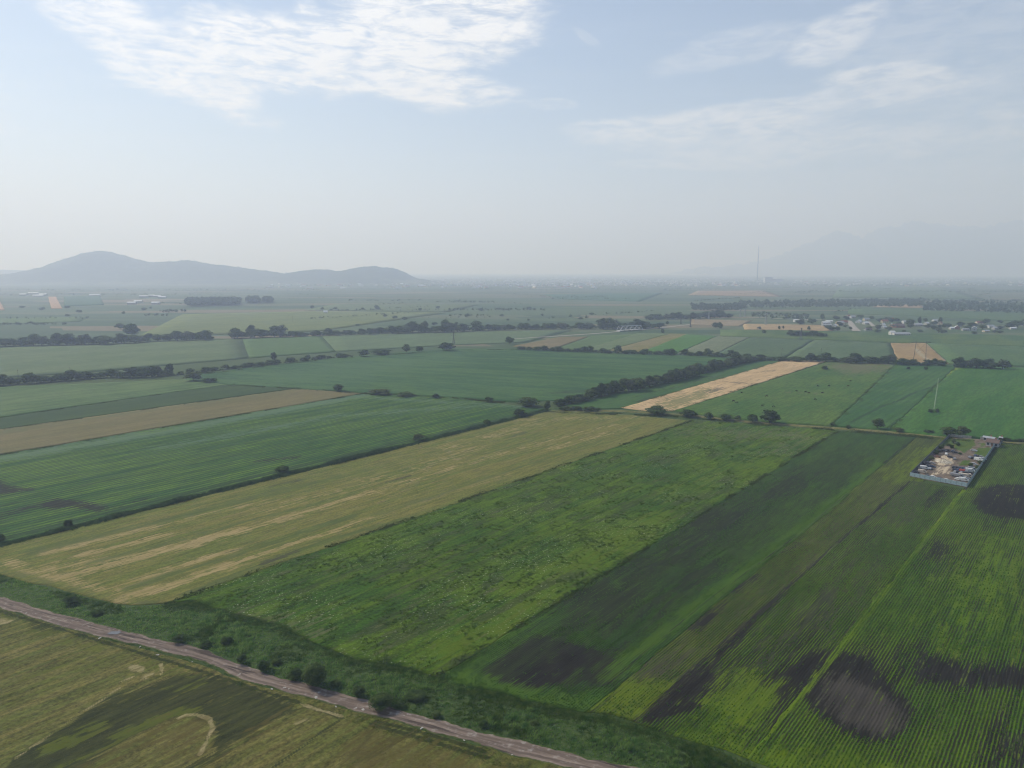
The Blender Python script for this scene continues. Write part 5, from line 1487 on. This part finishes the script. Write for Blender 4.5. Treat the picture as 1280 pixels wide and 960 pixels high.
house(1036, 403, 14, 8, 3, 1.6, 'white', 'white', .0, 'second white shed left of the village', name='white_shed', cat='shed', windows=3)
# far farmsteads
for u, v, L_, wl, rf_, lb in [(165, 380.5, 26, 'grey', 'white', 'far farm shed with a pale roof, lower left of the farmstead'), (173, 378.5, 26, 'white', 'white', 'far farm shed with the brightest white roof of the farmstead'), (180, 372, 34, 'grey', 'white', 'far farm shed, upper left of the farmstead'),
                              (190, 371, 24, 'grey', 'white', 'tall far farm building in the middle of the farmstead'), (197, 371.5, 30, 'grey', 'white', 'far farm shed, upper right of the farmstead'), (203, 373, 28, 'grey', 'white', 'far farm shed at the right end of the farmstead'),
                              (195, 380.5, 24, 'grey', 'white', 'far farm shed, lower right of the farmstead'), (48, 371, 40, 'white', 'white', 'brightest white shed at the foot of the wooded hill'), (42, 368, 46, 'grey', 'white', 'long white shed above the brightest one at the hill foot'), (29, 369.5, 26, 'grey', 'white', 'small white shed left of the others at the hill foot'),
                              (54, 369.5, 30, 'grey', 'white', 'white shed right of the others at the hill foot'), (119, 370, 44, 'white', 'white', 'lone white shed below the rounded peak'), (407, 391, 10, 'white', 'white', 'tiny white hut alone on the plain')]:
    house(u, v, L_, 14 if L_ > 12 else 7, 6 if L_ > 12 else 3, 3, wl, rf_, .15, lb, 'far farm sheds', 'farm_shed', 'shed', False)
# houses of the far town: the clearest ones singly, the rest as one mass
g = random.Random(3)
for k in range(130):
    u = g.choice([g.uniform(560, 760), g.uniform(560, 760), g.uniform(760, 1000), g.uniform(330, 430), g.uniform(1000, 1280), g.uniform(430, 560)])
    v = g.uniform(354.5, 361) if u < 760 else g.uniform(352, 358)
    house(u, v, g.uniform(0, 1) > .5 and 34 or 22, 14, 7, 4, g.choice(['white', 'white', 'cream']), g.choice(['white', 'red', 'grey', 'grey']), g.uniform(0, 3), 'tiny pale building of the far hazy town', 'pale buildings of the far town', 'town_building', 'building', False)
mb = MB()
for k in range(900):
    u = g.gauss(720, 150) if k % 3 else g.uniform(380, 1300)
    v = g.uniform(347.5, 358)
    p = G(u, v)
    mb.box((p[0], p[1], 4), (g.uniform(10, 26), g.uniform(9, 14), g.choice([8, 9, 9, 16])), g.uniform(0, 3))
tag(link('distant_town', mb.mesh('distant_town', WALLS['white'])), 'far town as a pale speckled band under the horizon', 'town', None, 'stuff')

# ------------------------------------------------------------------ scrap yard
def yp(x, y):
    return 1130 + x / 9.85, 535 + y / 9.85
m_yard = field_mat('yard_dirt', (.115, .098, .085), (.165, .14, .12), big=.15, streak=.2, stripe=.4, grain=.4,
                   masks=[((.52, .45, .35), (.44, .37, .28), .95, .6), ((.055, .092, .026), (.085, .115, .035), .95, .5), ((.045, .042, .042), (.08, .072, .066), .85, .6)])
sand = mx(pt([yp(400, 490), yp(570, 480), yp(590, 530), yp(520, 570), yp(400, 555)], 4, .72), pt([yp(375, 380), yp(520, 350), yp(610, 370), yp(590, 450), yp(480, 470), yp(380, 450)], 2.5, .8), st([yp(340, 580), yp(420, 570)], 2, 1.5, .7))
grs = mx(pt([yp(640, 140), yp(840, 140), yp(860, 220), yp(740, 310), yp(620, 260)], 2, 1.0), pt([yp(900, 250), yp(1090, 250), yp(1060, 340), yp(960, 360), yp(880, 320)], 2, 1.0), pt([yp(690, 410), yp(820, 400), yp(830, 460), yp(680, 470)], 2, .9), pt([yp(500, 130), yp(600, 120), yp(600, 220), yp(420, 240)], 2, .9), st([yp(860, 560), yp(1130, 220)], 2, 1.5, .8),
         pt([yp(930, 190), yp(1010, 190), yp(1000, 240), yp(930, 240)], 1.5, .7))
drk = mx(pt([yp(200, 430), yp(370, 430), yp(370, 520), yp(180, 560)], 3, .8), pt([yp(590, 480), yp(860, 500), yp(840, 560), yp(600, 570)], 3, .8), pt([yp(100, 590), yp(300, 600), yp(700, 690), yp(780, 700), yp(760, 725), yp(90, 610)], 2, .8), pt([yp(390, 270), yp(640, 260), yp(640, 330), yp(400, 330)], 3, .7))
yc = [yp(70, 600), yp(775, 735), yp(1160, 165), yp(560, 112)]
field('yard', [yc[0], yc[1]], [yc[3], yc[2]], m_yard, 'bare dirt ground of the fenced scrap yard', .36, 60, 110, [sand, grs, drk], .05)

M_FENCE = plain('bluish_sheet', (.36, .45, .48), .6, .1)
M_FPOST = plain('fence_post', (.16, .17, .17), .7)
M_WALLP = plain('pale_wall', (.42, .39, .34), .9)
fence = bpy.data.objects.new('sheet_fence', None); COL.objects.link(fence)
fp = [np.r_[G(*q)] for q in yc]
fence.location = (fp[0][0], fp[0][1], 0)
panel_me = {}
for (i, j, hgt, mt) in ((0, 1, 2.1, M_FENCE), (1, 2, 2.1, M_FENCE), (2, 3, 1.7, M_WALLP), (3, 0, 1.9, M_FPOST)):
    a, b = fp[i], fp[j]
    L = np.linalg.norm(b - a); n = int(L / 2.4); w = L / n
    ang = math.atan2(b[1] - a[1], b[0] - a[0])
    for k in range(n):
        if i == 2 and 4 <= k <= 5: continue                     # gateway at the back
        c = a + (b - a) * (k + .5) / n - fp[0]
        key = (i, random.randrange(3))
        if key not in panel_me:
            mbp = MB()
            nr = 8
            for q in range(nr):                                   # corrugated sheet
                mbp.box((-w / 2 + w * (q + .5) / nr, (.03 if q % 2 else -.03), hgt / 2 + .05 + .04 * key[1]), (w / nr * .98, .05, hgt))
            panel_me[key] = mbp.mesh('panel', mt)
        o = link('panel', panel_me[key], fence, (c[0], c[1], .3)); o.rotation_euler = (0, 0, ang)
        c2 = a + (b - a) * k / n - fp[0]
        if ('post', hgt) not in panel_me: panel_me[('post', hgt)] = MB().box((0, 0, hgt / 2 + .1), (.12, .12, hgt + .35)).mesh('post', M_FPOST)
        o = link('post', panel_me[('post', hgt)], fence, (c2[0], c2[1], .3)); o.rotation_euler = (0, 0, ang)
tag(fence, 'bluish corrugated sheet fence around the scrap yard', 'fence')

# vehicles
PAINT = {'white': plain('white_paint', (.55, .55, .53), .5, var=.15), 'black': plain('black_paint', (.02, .02, .024), .35, var=.3), 'blue': plain('blue_paint', (.035, .05, .09), .45, var=.3), 'grey': plain('grey_paint', (.22, .22, .23), .4, .2),
         'silver': plain('silver_paint', (.28, .29, .30), .45, .2), 'red': plain('red_paint', (.25, .04, .03), .45, var=.3), 'beige': plain('beige_paint', (.42, .36, .28), .6), 'rusty': plain('rust', (.13, .06, .035), .9, var=.5)}
M_TYRE = plain('tyre_rubber', (.02, .02, .02), .9)


def loft_sections(secs):
    """secs: (x, half_width, z0, z1, half_width_top)"""
    mb = MB()
    for x, w, z0, z1, wt in secs:
        mb.v += [(x, -w, z0), (x, w, z0), (x, w, z0 + (z1 - z0) * .6), (x, wt, z1), (x, -wt, z1), (x, -w, z0 + (z1 - z0) * .6)]
    n = len(secs)
    for i in range(n - 1):
        for k in range(6):
            a, b_ = i * 6 + k, i * 6 + (k + 1) % 6
            mb.f.append((a, b_, b_ + 6, a + 6))
    mb.f.append(tuple(reversed(range(6)))); mb.f.append(tuple(range((n - 1) * 6, n * 6)))
    return mb


def wheel_mesh(r, w):
    mb = MB().bar((0, -w / 2, 0), (0, w / 2, 0), r, r, 12)
    return mb.mesh('wheel', M_TYRE)


def rim_mesh(r, w):
    return MB().bar((0, -w / 2 - .01, 0), (0, w / 2 + .01, 0), r, r, 10).mesh('rim', PAINT['silver'])


VEH = {}
VEH['car'] = (loft_sections([(-2.1, .72, .42, .72, .66), (-2.0, .82, .28, .88, .74), (-1.3, .86, .22, .94, .78), (.8, .86, .22, .92, .78), (1.7, .84, .24, .80, .72), (2.05, .74, .32, .66, .62)]).mesh('body', PAINT['white']),
              loft_sections([(-1.75, .74, .88, .92, .70), (-1.2, .74, .88, 1.40, .58), (.0, .74, .88, 1.44, .58), (.35, .74, .88, 1.38, .58), (1.0, .74, .88, .93, .70)]).mesh('cabin', PAINT['white']),
              loft_sections([(-1.62, .75, .95, 1.0, .71), (-1.22, .75, .95, 1.33, .61), (.33, .75, .95, 1.33, .61), (.86, .75, .95, 1.0, .71)]).mesh('windows', M_GLASS), (-1.3, 1.3, .76, .30))
VEH['van'] = (loft_sections([(-2.5, .92, .35, 1.95, .84), (-2.4, .95, .28, 2.05, .86), (1.1, .95, .28, 2.05, .86), (1.75, .94, .28, 1.35, .84), (2.35, .9, .3, 1.1, .78), (2.5, .8, .36, .9, .7)]).mesh('body', PAINT['white']),
              None, loft_sections([(.55, .955, 1.35, 1.36, .95), (.6, .955, 1.35, 1.8, .91), (1.2, .955, 1.35, 1.8, .90), (1.68, .95, 1.32, 1.42, .90)]).mesh('windows', M_GLASS), (-1.6, 1.65, .84, .34))
VEH['truck'] = (loft_sections([(-3.6, 1.1, .9, 1.1, 1.08), (-3.5, 1.15, .85, 2.1, 1.12), (1.6, 1.15, .85, 2.1, 1.12), (1.65, 1.1, .85, 1.1, 1.08)]).mesh('body', PAINT['beige']),
                loft_sections([(1.75, 1.05, .6, 2.4, .95), (2.9, 1.05, .6, 2.45, .95), (3.3, 1.05, .55, 1.5, .98), (3.4, 1.0, .55, 1.3, .95)]).mesh('cabin', PAINT['white']),
                loft_sections([(2.1, 1.06, 1.5, 2.2, 1.0), (2.92, 1.06, 1.5, 2.2, 1.0), (3.25, 1.06, 1.5, 1.6, 1.0)]).mesh('windows', M_GLASS), (-2.4, 2.5, .95, .48))
WH = {k: (wheel_mesh(v[3][3], .22), rim_mesh(v[3][3] * .55, .22)) for k, v in VEH.items()}


def vehicle(kind, x, y, col, rot, label, group, z=.36, tilt=0):
    body, cabin, glass, (xr, xf, wy, r) = VEH[kind]
    p = G(*yp(x, y))
    o = bpy.data.objects.new({'car': 'scrap_car', 'van': 'scrap_van', 'truck': 'scrap_truck'}[kind], None); COL.objects.link(o)
    o.location = (p[0], p[1], z); o.rotation_euler = (tilt, 0, rot); o.scale = (.88,) * 3
    for nm, me in (('body', body), ('cabin', cabin)):
        if me is None: continue
        c = link(nm, me, o)
        c.material_slots[0].link = 'OBJECT'; c.material_slots[0].material = PAINT[col]
    link('windows', glass, o)
    for wx in (xr, xf):
        for sg in (-1, 1):
            w_ = link('wheel', WH[kind][0], o, (wx, sg * wy, r))
            link('rim', WH[kind][1], w_)
    tag(o, label, kind, group)


YR = math.atan2((fp[1] - fp[0])[1], (fp[1] - fp[0])[0])          # yard's near side
YS = math.atan2((fp[2] - fp[1])[1], (fp[2] - fp[1])[0])
jr = random.Random(12)
for kind, x, y, col, rt, lb, gp in [
        ('van', 250, 512, 'white', YR + .25, 'white van in the left row of the scrap yard', None), ('van', 225, 560, 'beige', YR + .1, 'beige van nearest the left fence corner', None),
        ('car', 240, 450, 'black', YS, 'black scrap car in the left cluster of the yard', 'left cluster of scrap cars'), ('car', 285, 440, 'black', YS, 'black scrap car in the left cluster of the yard', 'left cluster of scrap cars'), ('car', 340, 447, 'grey', YR, 'grey scrap car at the end of the left cluster', None),
        ('car', 290, 475, 'black', YS + .2, 'black scrap car in the left cluster of the yard', 'left cluster of scrap cars'), ('car', 345, 490, 'blue', YR + .4, 'blue scrap car in the left cluster beside the white van', None), ('car', 320, 515, 'silver', YS, 'silver scrap car right of the white van', None),
        ('car', 150, 560, 'black', YS, 'black scrap car against the left fence', 'cars against the left fence'), ('car', 185, 520, 'black', YS, 'black scrap car against the left fence', 'cars against the left fence'), ('car', 120, 590, 'blue', YR, 'blue scrap car in the left fence corner', None),
        ('car', 360, 622, 'white', YR, 'white car behind the middle of the near fence', None), ('car', 440, 645, 'blue', YR, 'blue car behind the near fence', None), ('car', 290, 610, 'black', YR, 'black car behind the left part of the near fence', None), ('car', 525, 662, 'white', YR, 'white car behind the near fence, beside the blue one', None),
        ('car', 605, 685, 'white', YR + .2, 'white car behind the right part of the near fence', None), ('car', 660, 690, 'blue', YR, 'dark blue car behind the right part of the near fence', None), ('car', 735, 700, 'blue', YR, 'blue car in the right near corner of the yard', None),
        ('truck', 650, 610, 'grey', YR, 'grey flatbed truck near the right front of the yard', None), ('truck', 750, 610, 'beige', YR + .1, 'tan flatbed truck near the right fence', None), ('car', 672, 648, 'white', YR, 'white car between the trucks and the near fence', None), ('van', 735, 660, 'white', YR + .2, 'white van at the right front of the yard', None),
        ('car', 760, 632, 'silver', YR, 'silver car below the tan truck', None),
        ('van', 815, 545, 'white', YR + .4, 'white van beside the right block of scrap cars', None), ('van', 840, 528, 'silver', YR + .5, 'silver van at the edge of the right block of scrap cars', None), ('car', 820, 575, 'black', YR, 'black car below the silver van', None),
        ('car', 845, 385, 'black', YS, 'black scrap car in the upper right group', 'upper right group of scrap cars'), ('car', 880, 355, 'blue', YS, 'blue scrap car in the upper right group', None), ('car', 920, 365, 'black', YS, 'black scrap car in the upper right group', 'upper right group of scrap cars'), ('car', 955, 375, 'grey', YR, 'grey scrap car in the upper right group', None),
        ('car', 810, 375, 'grey', YS, 'grey scrap car at the lane in the upper right group', None), ('car', 860, 292, 'silver', YR, 'silver car standing alone on the lane', None), ('van', 915, 408, 'white', YR, 'white van under the yard trees on the right', None), ('car', 860, 460, 'silver', YR, 'silver car beside the yard trees on the right', None), ('car', 970, 395, 'silver', YR, 'silver car near the right fence', None),
        ('car', 410, 368, 'rusty', YR, 'rusty wreck on the left of the pale rubble', None), ('car', 520, 335, 'white', YS, 'white wreck on top of the pale rubble', None), ('car', 480, 405, 'rusty', YR + .8, 'rusty wreck in the middle of the pale rubble', None), ('car', 575, 375, 'black', YR, 'black wreck on the right of the pale rubble', None), ('car', 622, 395, 'grey', YS, 'grey wreck at the lane beside the rubble', None),
        ('car', 440, 300, 'black', YS, 'black scrap car in the dark upper left group', 'dark upper left group of scrap cars'), ('car', 490, 295, 'black', YR, 'black scrap car in the dark upper left group', 'dark upper left group of scrap cars'), ('car', 545, 290, 'black', YS, 'black scrap car in the dark upper left group', 'dark upper left group of scrap cars'), ('car', 600, 300, 'blue', YS, 'blue scrap car in the dark upper left group', None), ('car', 640, 318, 'black', YR, 'black scrap car in the dark upper left group', 'dark upper left group of scrap cars')]:
    vehicle(kind, x, y, col, rt + jr.uniform(-.12, .12), lb, gp)
for r_ in range(3):
    for c_ in range(5):
        col = jr.choice(['black', 'black', 'blue', 'grey', 'red'])
        vehicle('car', 612 + c_ * 38 + r_ * 8, 500 + r_ * 28 + c_ * 4, col, YS + jr.uniform(-.1, .1), col + ' scrap car in the tight right block of the yard', 'tight right block of scrap cars')

# rubble heap of the yard
p = G(*yp(480, 420))
M_RUB = plain('rubble', (.42, .37, .29), .95, var=.45, scale=1.2)
mb = MB(); jr2 = random.Random(4)
n = 26
for iy in range(n):
    for ix in range(n):
        x, y = (ix / (n - 1) - .5) * 9, (iy / (n - 1) - .5) * 10
        r = math.hypot(x / 4.5, y / 5)
        mb.v.append((x, y, max(0, 1 - r) ** .8 * 1.5 * (0.7 + .6 * jr2.random()) + (.02 if r < 1 else -.3)))
for iy in range(n - 1):
    for ix in range(n - 1):
        a = iy * n + ix
        mb.f.append((a, a + 1, a + n + 1, a + n))
tag(link('rubble_heap', mb.mesh('rubble_heap', M_RUB), None, (p[0], p[1], .37)), 'heap of pale building rubble in the middle of the scrap yard', 'rubble heap')
# hut with annex
def hut(x, y, L_, W_, h1, h2, wl, rf_, rt, lb):
    u_, v_ = yp(x, y)
    house(u_, v_, L_, W_, h1, h2, wl, rf_, rt, lb, None, 'yard_hut', 'hut', True, .36, 3)
hut(1095, 225, 6.5, 6, 2.6, 1.5, 'grey', 'brown', YR, 'small brown-roofed hut in the far corner of the scrap yard')
hut(1045, 160, 6, 3.5, 2.0, .6, 'grey', 'grey', YR, 'low pale shed behind the brown-roofed hut')
hut(1192, 158, 1.6, 1.5, 1.9, .4, 'white', 'grey', YR, 'tiny white booth outside the far corner of the yard')
# trees in the yard
for x, y, w, h, lb in [(335, 400, 70, 60, 'dark tree against the left fence of the yard, nearer one'), (300, 425, 60, 50, 'low dark bush at the left fence of the yard'), (395, 330, 70, 70, 'dark tree against the left fence of the yard, middle one'), (455, 262, 80, 60, 'dark tree against the left fence of the yard, farther one'),
                       (540, 225, 70, 40, 'bush in the far left corner of the yard, lower one'), (610, 200, 70, 70, 'small tree in the far left corner of the yard'), (665, 225, 60, 60, 'greyish bush beside the grass of the yard'), (590, 255, 60, 50, 'dark bush above the dark group of scrap cars'), (690, 330, 50, 30, 'low bush by the lane of the yard'),
                       (820, 480, 60, 55, 'small tree below the white van on the right of the yard'), (935, 450, 80, 55, 'dark tree at the right fence of the yard'), (900, 500, 60, 45, 'bush at the right fence of the yard'), (1105, 150, 40, 35, 'bush behind the brown-roofed hut'), (1185, 215, 60, 60, 'dark bush outside the far right corner of the yard')]:
    plant_px(BUSHES, *yp(x, y), w / 9.85, h / 9.85, lb, 'yard_bush', 'bush')

# things that only their place tells apart are counted off from the left
same = {}
for o in SC.objects:
    if o.parent is None and o.get('label') and o.get('group'):
        same.setdefault((o['group'], o['label']), []).append(o)
for (gp, lb), os_ in same.items():
    if 1 < len(os_) <= 69 and len(lb.split()) <= 12:
        os_.sort(key=lambda o: o.location.x / o.location.y)
        for k, o in enumerate(os_):
            o['label'] = lb + ', ' + ORD[k] + ' from the left'

# ------------------------------------------------------------------ haze
mb = MB()
mb.box((0, 12500, 849.5), (54000, 30000, 1701))
hz_m = bpy.data.materials.new('haze_air')
hz_m.use_nodes = True
hz_m.node_tree.nodes.clear()
t = NT(hz_m.node_tree)
out = t.n('ShaderNodeOutputMaterial')
pv = t.n('ShaderNodeVolumePrincipled')
pv.inputs['Color'].default_value = (.63, .735, 1.0, 1)
pv.inputs['Absorption Color'].default_value = (.82, .78, 1, 1)
pv.inputs['Density'].default_value = .000222
pv.inputs['Anisotropy'].default_value = .25
t.link(pv.outputs[0], out.inputs['Volume'])
tag(link('haze', mb.mesh('haze', hz_m)), 'bluish summer haze over the whole plain', None, None, 'stuff')
